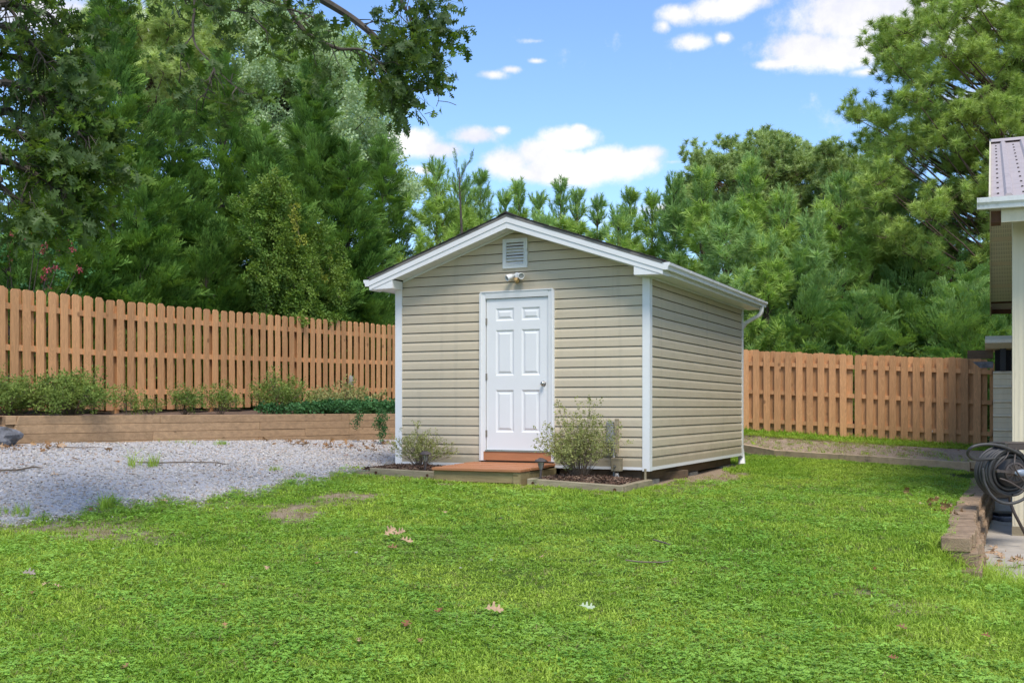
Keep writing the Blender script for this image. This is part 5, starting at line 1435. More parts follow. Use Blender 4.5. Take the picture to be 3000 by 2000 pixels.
cypress((1832, 590), 27.4, 2.5, 'bright green cypress close to the right corner of the shed', light=True, seed=21, group=G2, dens=.95, low=.0)
cypress((2096, 462), 28.6, 4.0, 'largest bright green cypress behind the middle of the right fence', light=True, seed=22, group=G2, dens=1.0, prof=1.0)
cypress((1968, 690), 26.6, 2.0, 'low cypress filling the gap between the two bright green ones', light=True, seed=23, group=G2, dens=1.1)
cypress((2225, 640), 26.6, 2.4, 'bright green cypress beside the house soffit', light=True, seed=24, group=G2, dens=1.0)
cypress((1752, 660), 28.2, 1.5, 'narrow cypress half hidden by the shed downspout', light=True, seed=25, group=G2, dens=1.0)
cypress((2320, 700), 26.0, 1.5, 'low cypress at the house wall behind the fence', light=True, seed=26, group=G2)
# young pines behind the shed roof
yp = [((1003,402),29,2.2,'bushy young pine just right of the left hedge'),((1062,430),30,1.9,'young pine under the dark bare leader'),((1103,418),31,1.6,'slim young pine over the left roof slope'),
      ((1160,440),33,.9,'slim young pine right above the shed ridge'),((1192,432),34,.7,'thin pine tip right of the shed ridge'),((1238,450),32,1.0,'second young pine right of the ridge'),((1288,432),34,.9,'taller tip in the thin pine row'),
      ((1325,456),32,1.1,'young pine above the middle of the right roof slope'),((1372,452),34,.7,'thin pine tip before the open sky gap'),((1447,430),32,1.1,'young pine with a pointed tip right of the sky gap'),
      ((1498,452),31,1.2,'young pine left of the broad crowned ones'),((1548,432),30,1.7,'broad young pine above the right roof slope'),((1612,415),29,1.6,'broad young pine left of the tallest young pine'),
      ((1722,378),29,1.9,'tallest young pine before the round crowned pine'),((1668,470),27.5,1.5,'young pine low above the gutter'),((1800,455),28.5,1.6,'young pine above the right end of the gutter'),
      ((1932,405),28,1.7,'pale young pine with a long straight leader'),((1868,505),27.5,1.4,'low young pine between the two tall ones'),((1420,500),29,1.3,'low young pine tight behind the roof slope'),((1760,560),27,1.3,'low young pine beside the downspout'),
      ((1250,500),29.5,1.2,'low young pine under the thin pine row'),((1990,520),28.5,1.5,'young pine left of the big cypress'),((2050,560),29,1.4,'young pine hidden behind the big cypress')]
for i, (ap, Y, r, lb) in enumerate(yp): young_pine(ap, Y, r, lb, 40+i, sc0=1.2 if Y < 31 else 1.1)
def leader():      # odd dark leader standing free above the pines
    A = P(1058, 425, 28); z = g1(A.x, A.y); t = empty('bare_leader_tree', (A.x, A.y, z), 0, 'thin dark tree tip with three spiky shoots against the clouds', 'tree')
    O = Vector((A.x, A.y, z)); w = lambda px, py: P(px, py, 28)-O
    m = MB(); m.tube([(0, 0, -.2), w(1062, 560), w(1056, 440), w(1054, 385)], [.06, .04, .02, .012], 6)
    ends = [(1088, 350, 1056, 412), (1046, 352, 1052, 412), (1068, 378, 1055, 430), (1072, 418, 1056, 445), (1040, 420, 1054, 450)]
    pts = []; ds = []
    for (a, b, c, d) in ends:
        p, q = w(a, b), w(c, d); m.tube([q, p], [.012, .005], 4)
        for k in range(9): pts.append(q.lerp(p, k/9)); ds.append((p-q).normalized()*1.0+rv(rnd)*.35)
    m.build('trunk', M['bark_g'], t); scatter('crown', np3(pts), np3(ds), .42, CYP, t)
leader()
# tall round crowned pine and its neighbour
crown_tree('round_crowned_pine', [(1565,434),(1572,379),(1600,359),(1640,356),(1648,332),(1690,334),(1722,334),(1745,322),(1790,324),(1820,344),(1862,369),(1872,414),(1850,454),(1855,514),(1800,574),(1700,594),(1600,579),(1545,534),(1550,474)], 42, 3.4,
           'tall pine with a rounded crown rising behind the young pines', PR, M['bark_p'], (1720, 330), 61, nclump=190, per=22, cr=.62, tuft=1.15, limb=.05, up=.9, )
crown_tree('spindly_pine', [(1885,370),(1900,350),(1935,352),(1958,372),(1950,420),(1965,470),(1940,560),(1880,560),(1870,480),(1880,430)], 40, 1.6,
           'narrow thin pine between the round pine and the big right pine', PR, M['bark_p'], (1915, 360), 62, nclump=60, per=20, cr=.5, tuft=1.1, limb=.04, up=.9)
crown_tree('background_maple', [(1965,400),(1985,385),(2010,400),(2015,450),(2080,500),(1990,520),(1955,460)], 45, 1.5, 'small yellow green broadleaf crown left of the big pine', BR, M['bark_g'], (2000, 420), 63, nclump=26, per=24, cr=.7, tuft=1.1, limb=.03)
# big pine at the right
bigp = [(2125,-40),(2110,10),(2085,30),(2080,50),(2045,65),(2030,95),(2018,150),(2000,185),(2000,205),(1972,190),(1950,240),(1948,275),(1972,300),(1985,345),(2000,395),(1985,440),(2000,520),(2060,600),(2200,640),(2330,680),(2480,660),(2560,500),(2600,200),(2560,-60)]
bt = crown_tree('big_pine', bigp, 29, 3.2, 'large pine filling the upper right corner above the house roof', PO, M['bark_p'], (2420, -160), 64, nclump=300, per=24, cr=.58, tuft=1.15, limb=.055, trunk_r=.26, up=.75, flat=.8)
bigp2 = [(1985,480),(2060,520),(2200,560),(2320,560),(2380,700),(2300,760),(2200,740),(2060,700),(2000,600)]
# background: pale pine and broadleaf tree at the left
crown_tree('pale_pine', [(285,60),(330,20),(400,10),(440,60),(500,80),(520,160),(540,230),(480,300),(380,330),(300,260),(200,250),(120,280),(40,260),(50,200),(120,150),(200,120),(215,60),(250,20)], 34, 2.6,
           'pale sunlit pine behind the tall cypress', PB, M['bark_p'], (350, 40), 65, nclump=120, per=22, cr=.62, tuft=1.2, limb=.05, up=.6)
crown_tree('pale_broadleaf_tree', [(545,60),(600,30),(680,60),(760,90),(830,130),(860,190),(900,215),(925,250),(905,300),(890,330),(885,380),(940,395),(965,430),(940,450),(850,430),(780,420),(650,400),(540,330),(530,230),(560,140)], 34, 2.8,
           'tall silvery green broadleaf tree behind the cypresses', BR, M['bark_g'], (640, 100), 66, nclump=125, per=22, cr=.68, tuft=1.0, limb=.05, up=.1)
crown_tree('pale_broadleaf_tree', [(430,-60),(560,-80),(640,-40),(600,60),(520,90),(440,60)], 36, 1.5, 'pale broadleaf crown at the top edge behind the oak branch', BR, M['bark_g'], (520, -40), 67, nclump=26, per=20, cr=.7, limb=.05, up=.1)
# pink flowering shrub behind the fence
def crape():
    A = P(45, 700, 18.2); z = g1(A.x, A.y); O = Vector((A.x, A.y, z)); t = empty('flowering_myrtle', O, 0, 'pink flowering bush glimpsed below the oak leaves at the left edge', 'bush')
    m = MB(); pts = []; ds = []; p2 = []; d2 = []
    for i in range(16):
        e = P(rnd.uniform(-60, 190), rnd.uniform(530, 680), 18.2+rnd.uniform(-.7, .4))-O
        if e.x+O.x > -4.9 and rnd.random() < .5: continue
        m.tube([(0, 0, -.1), Vector((e.x*.3, e.y*.3, e.z*.5)), e], [.02, .012, .005], 4, cap=False)
        for k in range(2): pts.append(e+rv(rnd)*.10); ds.append(rv(rnd)+Vector((0, 0, 1)))
        for k in range(5): p2.append(e+rv(rnd)*.25); d2.append(rv(rnd))
    m.build('stem', M['bark_g'], t); scatter('blossoms', np3(pts), np3(ds), .8, PK_, t); scatter('foliage', np3(p2), np3(d2), .9, IV, t)
crape()
# vines hanging over the cypress
def fence_y(px):      # depth at which the ray through a view pixel crosses the left fence
    k = (px*S-1500)/F; t_ = (k*LF0.y-LF0.x)/(LFD.x-k*LFD.y); return LF0.y+LFD.y*t_
def vines():
    Y = 22.3; O = P(600, 700, Y); O.z = lf_z(8); t = empty('climbing_vine', O, 0, 'creeper with yellowing leaves draped over the cypress left of the shed', 'vine')
    poly = [(535,425),(600,385),(655,390),(700,430),(715,480),(775,540),(800,590),(790,640),(750,690),(760,740),(720,735),(690,650),(640,690),(600,650),(560,600),(540,520)]
    pts = []; ds = []; py = []; dy = []; m = MB()
    strands = []
    while len(strands) < 72:
        x = rnd.uniform(535, 800); y = rnd.uniform(395, 700)
        if in_poly(x, y, poly): strands.append((x, y))
    for (x, y) in strands:
        yy = fence_y(x)+.45+rnd.uniform(0, .9); n = rnd.choice((3, 4, 5, 6, 8, 11, 14)); dx = rnd.uniform(-4, 9)
        prev = None; yel = rnd.random() < .06 or x > 690 and rnd.random() < .18
        for k in range(n):
            q = P(x+dx*k/2+rnd.uniform(-5, 5), min(y+k*13, 730), yy)-O
            if prev is not None: m.tube([prev, q], .006, 3, cap=False)
            prev = q
            for c in range(3):
                (py if yel else pts).append(q+rv(rnd)*.10); (dy if yel else ds).append(Vector((rnd.uniform(-.5, .5), -.8, -.5)))
    m.build('stem', M['twig'], t); scatter('leaves', np3(pts), np3(ds), .72, VN, t); scatter('yellow_leaves', np3(py), np3(dy), .55, VY, t)
vines()
# distant woods closing the view
def woods():
    rs = random.Random(5); pts = []; ds = []; sc = []
    for i in range(2600):
        Y = rs.uniform(46, 58); x = rs.uniform(-30, 30); top = 5.5+1.2*math.sin(x*.5)+.8*math.sin(x*1.3+2)+(3.2 if x > 12 else 0)+(2.5 if x < -7 else 0)
        z = rs.uniform(0, 1)**.8*top; pts.append((x, Y, z)); ds.append(rv(rs)+Vector((0, -.4, .6))); sc.append(rs.uniform(2.2, 3.6))
    o = scatter('distant_woods', pts, np3([Vector(d) for d in ds]), sc, [PR[0], BR[0]]); tag(o, 'dark mass of woods far beyond the fences', 'woods', kind='stuff')
woods()
# ================================================================ OAK
def oak():
    O = Vector((-9.3, 10.2, g1(-9.3, 10.2))); t = empty('oak_tree', O, 0, 'large oak reaching in from the left with lobed leaves and drooping branches', 'tree')
    m = MB(); rs = random.Random(77)
    m.tube([(0, 0, -.3), (.1, 0, 1.5), (.3, .1, 3.4), (.5, .3, 5.5), (.9, .5, 8.0)], [.42, .33, .28, .2, .1], 12)
    lf = []; ld = []; ls = []
    def w(px, py, Y): return P(px, py, Y)-O
    def spl(ps, n=8):
        out = []
        for i in range(len(ps)-1):
            p0 = ps[max(i-1, 0)]; p1 = ps[i]; p2 = ps[i+1]; p3 = ps[min(i+2, len(ps)-1)]
            for k in range(n):
                s = k/n; out.append(.5*((2*p1)+(p2-p0)*s+(2*p0-5*p1+4*p2-p3)*s*s+(p3-p0+3*p1-3*p2)*s**3))
        out.append(ps[-1]); return out
    def branch(ps, r0, r1, twigs, tl=.5, start=.3, dens=1.0, sag=.3, lvl=0):
        tl = tl*.68
        c = spl(ps); n = len(c)
        m.tube(c, [r0+(r1-r0)*(i/(n-1)) for i in range(n)], 7 if r0 > .02 else 4, cap=False)
        for k in range(twigs):
            s = start+(1-start)*(k+rs.random())/twigs; i = min(n-2, int(s*(n-1))); p = c[i]; d = (c[i+1]-c[i]).normalized()
            dr = (d*.6+rv(rs)*.9+Vector((0, -.1, -.0))).normalized(); L = tl*rs.uniform(.5, 1.3)
            e1 = p+dr*L*.5+rv(rs)*.05; e2 = p+dr*L+Vector((0, 0, -sag*L*rs.uniform(.2, 1)))
            m.tube([p, e1, e2], [.008, .005, .003], 3, cap=False)
            nn = max(1, int(L/.11*dens))
            for j in range(nn):
                q = p.lerp(e1, .5) if j == 0 and nn > 3 else e1.lerp(e2, (j+1)/nn)
                lf.append(q+rv(rs)*.05); ld.append(dr*.8+Vector((0, 0, -.45))+rv(rs)*.5); ls.append(rs.uniform(.8, 1.15))
    # upper limbs crossing the top of the view
    S0 = Vector((.5, .3, 5.2))
    Yb = 11.5
    branch([S0, w(300, -260, 10.8), w(620, -70, 11.2), w(790, 30, Yb), w(850, 75, Yb), w(880, 100, Yb), w(915, 120, Yb), w(950, 140, Yb)], .06, .01, 28, .50, start=.45)
    branch([S0, w(250, -320, 10.4), w(640, -150, 11.4), w(900, -40, 12), w(925, 10, 12), w(955, 55, 12), w(985, 75, 12)], .045, .006, 20, .46, start=.62)
    branch([w(940, -60, 12), w(975, -10, 12.1), w(985, 30, 12.1), w(995, 75, 12.1)], .015, .004, 15, .30, start=.1)
    branch([w(890, 108, Yb), w(905, 140, Yb), w(925, 180, 11.6), w(945, 205, 11.6)], .018, .004, 12, .34, start=.1)
    branch([w(940, 15, 12), w(945, 60, 12), w(970, 115, 12), w(985, 130, 12.1), w(980, 150, 12.1)], .018, .004, 13, .36, start=.1)
    branch([w(850, 75, Yb), w(870, 150, 11.3), w(885, 200, 11.3)], .02, .004, 11, .34, start=.1)
    branch([w(620, -70, 11.2), w(690, 60, 10.9), w(770, 110, 10.8), w(830, 115, 10.8), w(880, 150, 10.9)], .03, .005, 22, .34, start=.05)
    branch([w(450, -160, 10.9), w(560, -30, 10.8), w(640, 10, 10.7), w(720, 40, 10.7)], .03, .006, 20, .36, start=.15)
    # hanging branchlet
    branch([w(430, -120, 10.3), w(447, 0, 10.2), w(443, 60, 10.2), w(450, 105, 10.2), w(490, 155, 10.1), w(478, 200, 10.1), w(468, 230, 10.1)], .018, .004, 12, .28, start=.68)
    branch([w(443, 80, 10.2), w(418, 120, 10.2), w(415, 170, 10.2)], .008, .003, 6, .2, start=.2)
    branch([w(490, 155, 10.1), w(530, 190, 10.0), w(560, 215, 10.0)], .007, .003, 7, .22, start=.1)
    branch([w(350, -120, 10.4), w(420, -40, 10.3), w(470, 10, 10.3), w(560, 30, 10.4), w(590, 50, 10.4)], .02, .005, 14, .34, start=.1)
    branch([w(200, -160, 10.4), w(300, -80, 10.3), w(380, -20, 10.3), w(440, 5, 10.3)], .02, .005, 14, .34, start=.1)
    # bare twig ends
    for ps in ([w(945, 205, 11.6), w(950, 235, 11.6), w(968, 262, 11.6), w(980, 278, 11.6), w(985, 290, 11.6)], [w(1000, 200, 11.6), w(1008, 225, 11.6), w(1002, 245, 11.6)], [w(1005, 232, 11.6), w(1030, 235, 11.6), w(1048, 242, 11.6)], [w(975, 262, 11.6), w(990, 258, 11.6)]):
        m.tube(spl(ps, 4), .004, 4)
    # left mass
    LB = [([(-140,120,8.9),(-20,60,9.2),(60,90,9.4),(110,150,9.5)],46),([(-140,60,9),(0,10,9.3),(60,20,9.6),(120,40,9.8),(150,95,9.8)],46),([(-140,230,8.8),(0,190,9.2),(90,220,9.4),(160,280,9.5),(200,330,9.4)],60),
          ([(-140,320,8.7),(-10,300,9.0),(80,320,9.2),(160,360,9.3),(215,395,9.3)],60),([(-140,380,8.6),(0,370,8.9),(80,400,9.0),(130,430,9.1),(155,450,9.1)],50),([(-140,380,8.6),(10,350,9.2),(100,370,9.3),(190,380,9.4)],44),
          ([(-120,430,8.6),(-20,420,8.8),(30,450,8.9),(70,470,8.9)],26),([(-140,170,9.4),(0,130,9.8),(90,150,10),(150,210,10),(175,250,10)],50),([(-100,270,9.6),(30,260,9.9),(110,290,10),(180,300,10)],44),([(-140,-20,9.4),(-40,-10,9.6),(30,30,9.8),(60,110,9.8)],34)]
    for ps, n in LB:
        a = w(*ps[0]); branch([Vector((.15, 0, max(1.6, a.z*.9))), a]+[w(*q) for q in ps[1:]], .05, .005, int(n*.60), .42, start=.42, dens=.9)
    # crown out of view above and left so that its shade and outline are right from elsewhere
    for i in range(16):
        a = rs.uniform(0, 6.28); rr = rs.uniform(1.2, 3.4); c = Vector((.3+rr*math.cos(a), rr*math.sin(a), rs.uniform(6.2, 9.0)))
        if (c+O).z < H+.376*(c+O).y+1.3: continue
        m.tube([Vector((.4, .2, c.z*.7)), c], [.05, .01], 5, cap=False)
        for j in range(26): q = c+rv(rs)*rs.uniform(.2, 1.1); lf.append(q); ld.append(rv(rs)+Vector((0, 0, -.3))); ls.append(1.15)
    m.build('trunk', M['bark_g'], t)
    scatter('crown', np3(lf), np3(ld), ls, OK, t)
oak()

# ================================================================ SHRUBS
def shrub(c, rx, rz_, label, seed, meshes, nst, per, name='azalea_shrub', sc=1.0, group=None, stem_r=.005, ry=None, spread=1.0, cat='shrub', bias=.0, leafr=.06):
    rs = random.Random(seed); t = empty(name, c, 0, label, cat, group); m = MB(); ry = ry or rx; pts = []; ds = []; sl = []
    for i in range(nst):
        a = rs.uniform(0, 6.283); q = rs.random()**.55; u = rs.uniform(.3, 1)
        e = Vector((math.cos(a)*rx*q+bias*u*rx, math.sin(a)*ry*q, rz_*math.sqrt(max(.05, 1-(q*.92)**2))*u))
        b = Vector((e.x*.10, e.y*.10, -.03)); mid = b.lerp(e, .5)+Vector((-e.x*.08, 0, rz_*.05))+rv(rs)*.03
        m.tube([b, mid, e], [stem_r, stem_r*.7, stem_r*.35], 3, cap=False)
        for k in range(per):
            s = rs.uniform(.40, 1) if per > 3 else rs.uniform(.6, 1); p_ = mid.lerp(e, max(0, s*2-1)) if s > .5 else b.lerp(mid, s*2)
            q_ = p_+rv(rs)*leafr*spread+Vector((0, 0, leafr*.5))
            if k % 2 == 0: m.tube([p_, q_], [stem_r*.4, stem_r*.3], 3, cap=False)
            pts.append(q_); ds.append((q_-p_)+Vector((e.x*.2, e.y*.2, leafr*1.2))); sl.append(sc*rs.uniform(.7, 1.25))
    m.build('stems', M['twig'], t); o = scatter('foliage', np3(pts), np3(ds), sl, meshes, t); return t
pR = sw(2.95, -.55); pR.z = zR(2.95, -.55)
shrub(pR, .56, .98, 'sparse twiggy azalea in the square bed right of the door', 81, AZ2, 105, 8, sc=.95, ry=.45, stem_r=.0034, leafr=.07, bias=.04)
pL = sw(.60, -.42); pL.z = zL(.6, -.42)
shrub(pL, .46, .58, 'small thin leaved azalea in the bed left of the step', 82, AZ2, 60, 6, sc=.85, ry=.38, stem_r=.0036, leafr=.06)
G3 = 'azaleas along the left fence'
def tsh(px, py, Y, rx, h, label, seed, n, per, mesh=None, **k):
    c = P(px, py, Y); c.z = H-.125+(.0 if Y < 17 else .03); return shrub(c, rx, h, label, seed, mesh or AZ, n, per, group=G3, **k)
tsh(25, 950, 15.6, .75, .62, 'dense green azalea at the left edge of the raised bed', 83, 80, 7, sc=1.35, leafr=.09)
tsh(165, 950, 15.75, .56, .66, 'dense rounded azalea second from the left edge', 84, 76, 7, sc=1.35, leafr=.09)
tsh(292, 950, 16.6, .22, .48, 'thin azalea before the first visible fence post', 85, 12, 5, sc=1.1, leafr=.08)
tsh(425, 950, 17.8, .34, .40, 'low loose azalea right of the thin one', 86, 20, 6, sc=1.1, leafr=.08)
tsh(505, 950, 18.4, .36, .54, 'spreading azalea left of the tallest one on the raised bed', 87, 24, 6, sc=1.1, leafr=.08)
tsh(640, 950, 19.6, .60, .84, 'tallest loose azalea on the raised bed', 88, 48, 7, sc=1.2, leafr=.09)
tsh(735, 950, 20.6, .45, .50, 'azalea between the tallest one and the ivy', 89, 24, 5, sc=1.4, mesh=AZ2, leafr=.09)
tsh(800, 950, 21.2, .75, .60, 'sparse azalea rising out of the ivy near the shed', 90, 44, 5, sc=1.7, mesh=AZ2, leafr=.1)
tsh(345, 950, 17.3, .25, .22, 'tiny azalea sprig beside the fence foot', 91, 8, 4, sc=1.1, leafr=.07)
# ivy ground cover and its runner over the wall
def ivy():
    rs = random.Random(9); pts = []; ds = []; sc = []
    d = (TW[1]-TW[0]).normalized(); d2 = (TW[2]-TW[1]).normalized(); L1 = (TW[1]-TW[0]).length
    for i in range(900):
        s = rs.uniform(4.9, 8.0); b = TW[0]+d*s if s < L1 else TW[1]+d2*(s-L1)
        off = Vector((-.8, .6, 0))*rs.uniform(.1, 1.5)*(.5+(s-3)*.12)
        if s < 6.6 and rs.random() < .85-.45*(s-4.9): continue
        p = b+off; hgt = .02+.11*rs.random()*min(1, (s-4.)/2.5)
        pts.append((p.x, p.y, H-.12+.03+hgt)); ds.append(Vector((rs.uniform(-.6, .6), -.7, .6))); sc.append(rs.uniform(.55, 1.05))
    o = scatter('ivy_ground_cover', pts, np3(ds), sc, IV); tag(o, 'dark green ivy covering the raised bed near the shed', 'ivy', kind='stuff')
    t = empty('trailing_ivy', (TW[1].x, TW[1].y, H-.13), 0, 'strand of ivy trailing down over the timber wall', 'ivy'); O = t.location
    m = MB(); pt = []; dd = []
    for (x0, n, sw_) in ((872, 22, 5), (880, 30, 5), (822, 8, 3)):
        prev = None
        for k in range(n//4+4):
            Y = 19.45; q = P(x0+rs.uniform(-sw_, sw_)+math.sin(k)*2, 942+k*6.0, Y)-O
            if prev is not None: m.tube([prev, q], .004, 3, cap=False)
            prev = q
            for c in range(2): pt.append(q+rv(rs)*.05); dd.append(Vector((rs.uniform(-.5, .5), -1, -.4)))
    m.build('stem', M['twig'], t); scatter('leaves', np3(pt), np3(dd), .55, IV, t)
ivy()
# ================================================================ GROUND COVER
def sample_area(n, y0, y1, pad=.6, seed=0, power=1.0):
    rs = np.random.RandomState(seed)
    y = (y0**power+(y1**power-y0**power)*rs.rand(n))**(1/power)
    hw = y*(1500/F)+pad; x = rs.uniform(-1, 1, n)*hw
    return x, y, rs
def lawn():
    # near dense, far thinner with wider tufts
    for nm, lab, n, y0, y1, meshes, s0, pw, sd, kind in (
        ('grass', 'short green lawn grass', 62000, 4.2, 20.5, GT, 1.0, .75, 1, 0), ('broadleaf_grass', 'wide bladed crabgrass in the lawn', 30000, 4.2, 19.0, GB, 1.0, .6, 2, 1), ('clover', 'clover patches in the lawn', 16000, 4.2, 15.0, CL, 1.05, .6, 3, 2)):
        x, y, rs = sample_area(n, y0, y1, seed=sd, power=pw)
        dn = lawn_dens(x, y); nz = .5+.5*np.sin(x*1.7+y*.9+1)*np.cos(y*1.3-x*.6)+.25*np.sin(x*4.1+y*3.3)
        if kind == 2: dn = dn*np.clip(nz*1.5-.15+(x < -1)*.2, .08, 1)
        if kind == 1: dn = dn*np.clip(1.25-nz*.7, .2, 1)
        k = rs.rand(n) < dn*(strip_ok(x, y)); x, y = x[k], y[k]; z = gz(x, y)
        m_ = len(x); d = np.stack([np.ones(m_)*0+rs.normal(0, .12, m_), rs.normal(0, .12, m_), np.ones(m_)], 1)
        sc = s0*rs.uniform(.65, 1.15, m_)*(1+.03*np.clip(y-8, 0, 12)); hz_ = .85+.3*np.sin(x*.8+2)*np.sin(y*.6)
        sc3 = np.stack([sc*hz_, sc*1.1, sc*1.1], 1)
        o = scatter(nm, np.stack([x, y, z-.004], 1), d, sc3, meshes); tag(o, lab, 'grass', kind='stuff')
def strip_ok(x, y): return ~((x > 3.8) & (y > strip_y(x)-.02))
lawn()
def more_cover():
    # dry grass at bare spots and along the gravel edge
    x, y, rs = sample_area(26000, 5.5, 17, seed=11, power=1.0)
    g = grav_mask(x, y); b = bare_mask(x, y); sx, sy = to_s(x, y)
    edge = np.exp(-((g-.45)/.28)**2)*.8+b*.55*(g < .6)
    ok = lawn_dens(x, y)+(b > .05)*(g < .6)+(g > .02)*(g < .95)
    k = (rs.rand(len(x)) < edge*(ok > 0)*.8) & ~((sx > -.1) & (sx < SW+.1) & (sy > -1.3) & (sy < SD)) & ~((x > wall_x(y)-.1) & (y > 8.7))
    x, y = x[k], y[k]; z = gz(x, y); n = len(x)
    o = scatter('dry_grass', np.stack([x, y, z-.003], 1), np.stack([rs.normal(0, .3, n), rs.normal(0, .3, n), np.ones(n)], 1), rs.uniform(.6, 1.1, n), GD); tag(o, 'thin dry grass around the bare patches and gravel edge', 'dry grass', kind='stuff')
    x = rs.uniform(4.2, 9.0, 1500); t_ = rs.rand(1500)**1.4; ya = np.interp(x, [p.x for p in ST], [p.y for p in ST])+.15; yb = RF0.y+RFD.y/RFD.x*(x-RF0.x)
    yy = yb+(ya-yb)*t_; ok = (x < ST[-1].x+.6); x, yy, t_, ya = x[ok], yy[ok], t_[ok], ya[ok]
    za = gz(x, ya, cut=False)+.10; zb_ = H+np.interp(x, [2, 5.2, 6.9, 9.8], [-.47, -.535, -.66, -.83])-.03; n = len(x)
    o = scatter('dry_grass', np.stack([x, yy, zb_+(za-zb_)*t_], 1), np.stack([rs.normal(0, .5, n), rs.normal(0, .5, n), np.ones(n)], 1), rs.uniform(.8, 1.7, n), GD+GT[:1]); tag(o, 'dry and green grass in the bed along the right fence', 'dry grass', kind='stuff')
    # gravel
    x, y, rs = sample_area(95000, 7.5, 21.5, pad=.8, seed=12, power=1.3)
    k = (x < .2); x, y = x[k], y[k]
    g = grav_mask(x, y); sx, sy = to_s(x, y)
    beh = (y > tw_y(x)-.02) & (x > TW[0].x-.1) & (x < 0)
    bank = (x < TW[0].x+.1) & (y > 14.3)
    k = (rs.rand(len(x)) < smooth(-.02, .8, g)) & ~beh & ~bank & ~((sx > -.02) & (sy > -1.05) & (sx < 4)); x, y = x[k], y[k]; n = len(x); z = gz(x, y)
    o = scatter('gravel', np.stack([x, y, z+rs.uniform(-.002, .008, n)], 1), np.stack([rs.normal(0, 1, n), rs.normal(0, 1, n), rs.normal(0, .3, n)], 1), rs.uniform(.55, 1.35, n), PEB); tag(o, 'grey crushed stone in front of the timber wall', 'gravel', kind='stuff')
    x, y, rs = sample_area(5200, 4.3, 17, seed=21, power=1.0)
    k = (rs.rand(len(x)) < lawn_dens(x, y)*(.35+.65*(np.sin(x*1.3+y*.7)*np.sin(y*1.1-x*.5) > .1)))*strip_ok(x, y) > 0; x, y = x[k], y[k]; n = len(x)
    o = scatter('dry_grass', np.stack([x, y, gz(x, y)], 1), np.stack([rs.normal(0, .6, n), rs.normal(0, .6, n), np.ones(n)], 1), rs.uniform(.5, .95, n), GD); tag(o, 'straw coloured dead blades mixed through the lawn', 'dry grass', kind='stuff')
    # weeds in the gravel
    for (px, py, w_, n_, s_) in ((300, 1072, 12, 5, 1.0), (350, 1072, 14, 7, 1.0), (510, 1021, 16, 30, .35), (30, 1180, 60, 26, .5), (245, 1165, 10, 20, .7), (630, 1080, 14, 26, .3), (690, 1095, 20, 30, .3), (430, 1018, 50, 20, .3)):
        p = at(px, py); x = p.x+rs.normal(0, 1, n_)*w_*S/F*p.y*.45; y = p.y+rs.normal(0, 1, n_)*.10
        t = scatter('weed_tuft', np.stack([x, y, gz(x, y)], 1), np.stack([rs.normal(0, .2, n_), rs.normal(0, .2, n_), np.ones(n_)], 1), s_*rs.uniform(.6, 1.2, n_), GL)
        tag(t, 'wispy grass weeds growing in the gravel', 'weeds', kind='stuff')
    # grass at the foot of the right fence, at the block wall and shed edges
    xs = []; 
    rr = np.random.RandomState(4)
    s = rr.uniform(2.5, RFL, 2600); off = rr.rand(2600)**1.3*1.15-.12
    x = RF0.x+RFD.x*s-(-RFD.y)*0-off*.42; y = RF0.y+RFD.y*s-off*.9
    z = H+np.interp(x, [2, 5.2, 6.9, 9.8], [-.47, -.535, -.66, -.83])-.04
    o = scatter('fence_grass', np.stack([x, y, z], 1), np.stack([rr.normal(0, .2, 2600), rr.normal(0, .2, 2600), np.ones(2600)], 1), rr.uniform(1.6, 3.6, 2600)*(1.25-off*.8), GT); tag(o, 'longer grass along the foot of the right fence', 'grass', kind='stuff')
    n = 900; y = rr.uniform(6.8, 9.6, n); x = wall_x(np.maximum(y, 8.84))+rr.normal(.02, .16, n)+np.clip(8.8-y, 0, 3)*.35+.05
    k = ~((y > 8.95) & (x < wall_x(y)+.17)); x, y = x[k], y[k]; n = len(x)
    o = scatter('edge_grass', np.stack([x, y, gz(x, y)], 1), np.stack([rr.normal(0, .35, n), rr.normal(0, .35, n), np.ones(n)], 1), rr.uniform(.3, .75, n), GL); tag(o, 'long grass blades around the near end of the block wall', 'grass', kind='stuff')
    n = 500; t = rr.rand(n); sxx = rr.choice([0, 1, 2], n); X = np.where(sxx == 0, 1.2+1.3*t, np.where(sxx == 1, 2.5+1.3*t, 3.8+rr.normal(0, .03, n))); Yy = np.where(sxx == 0, -1.28, np.where(sxx == 1, -1.22, -1.2+1.2*t))+rr.normal(0, .02, n)
    w_ = [sw(a, b) for a, b in zip(X, Yy)]; x = np.array([v.x for v in w_]); y = np.array([v.y for v in w_])
    o = scatter('edge_grass', np.stack([x, y, gz(x, y)], 1), np.stack([rr.normal(0, .3, n), rr.normal(0, .3, n), np.ones(n)], 1), rr.uniform(.7, 1.2, n), GT); tag(o, 'unmown grass against the bed timbers and step', 'grass', kind='stuff')
more_cover()
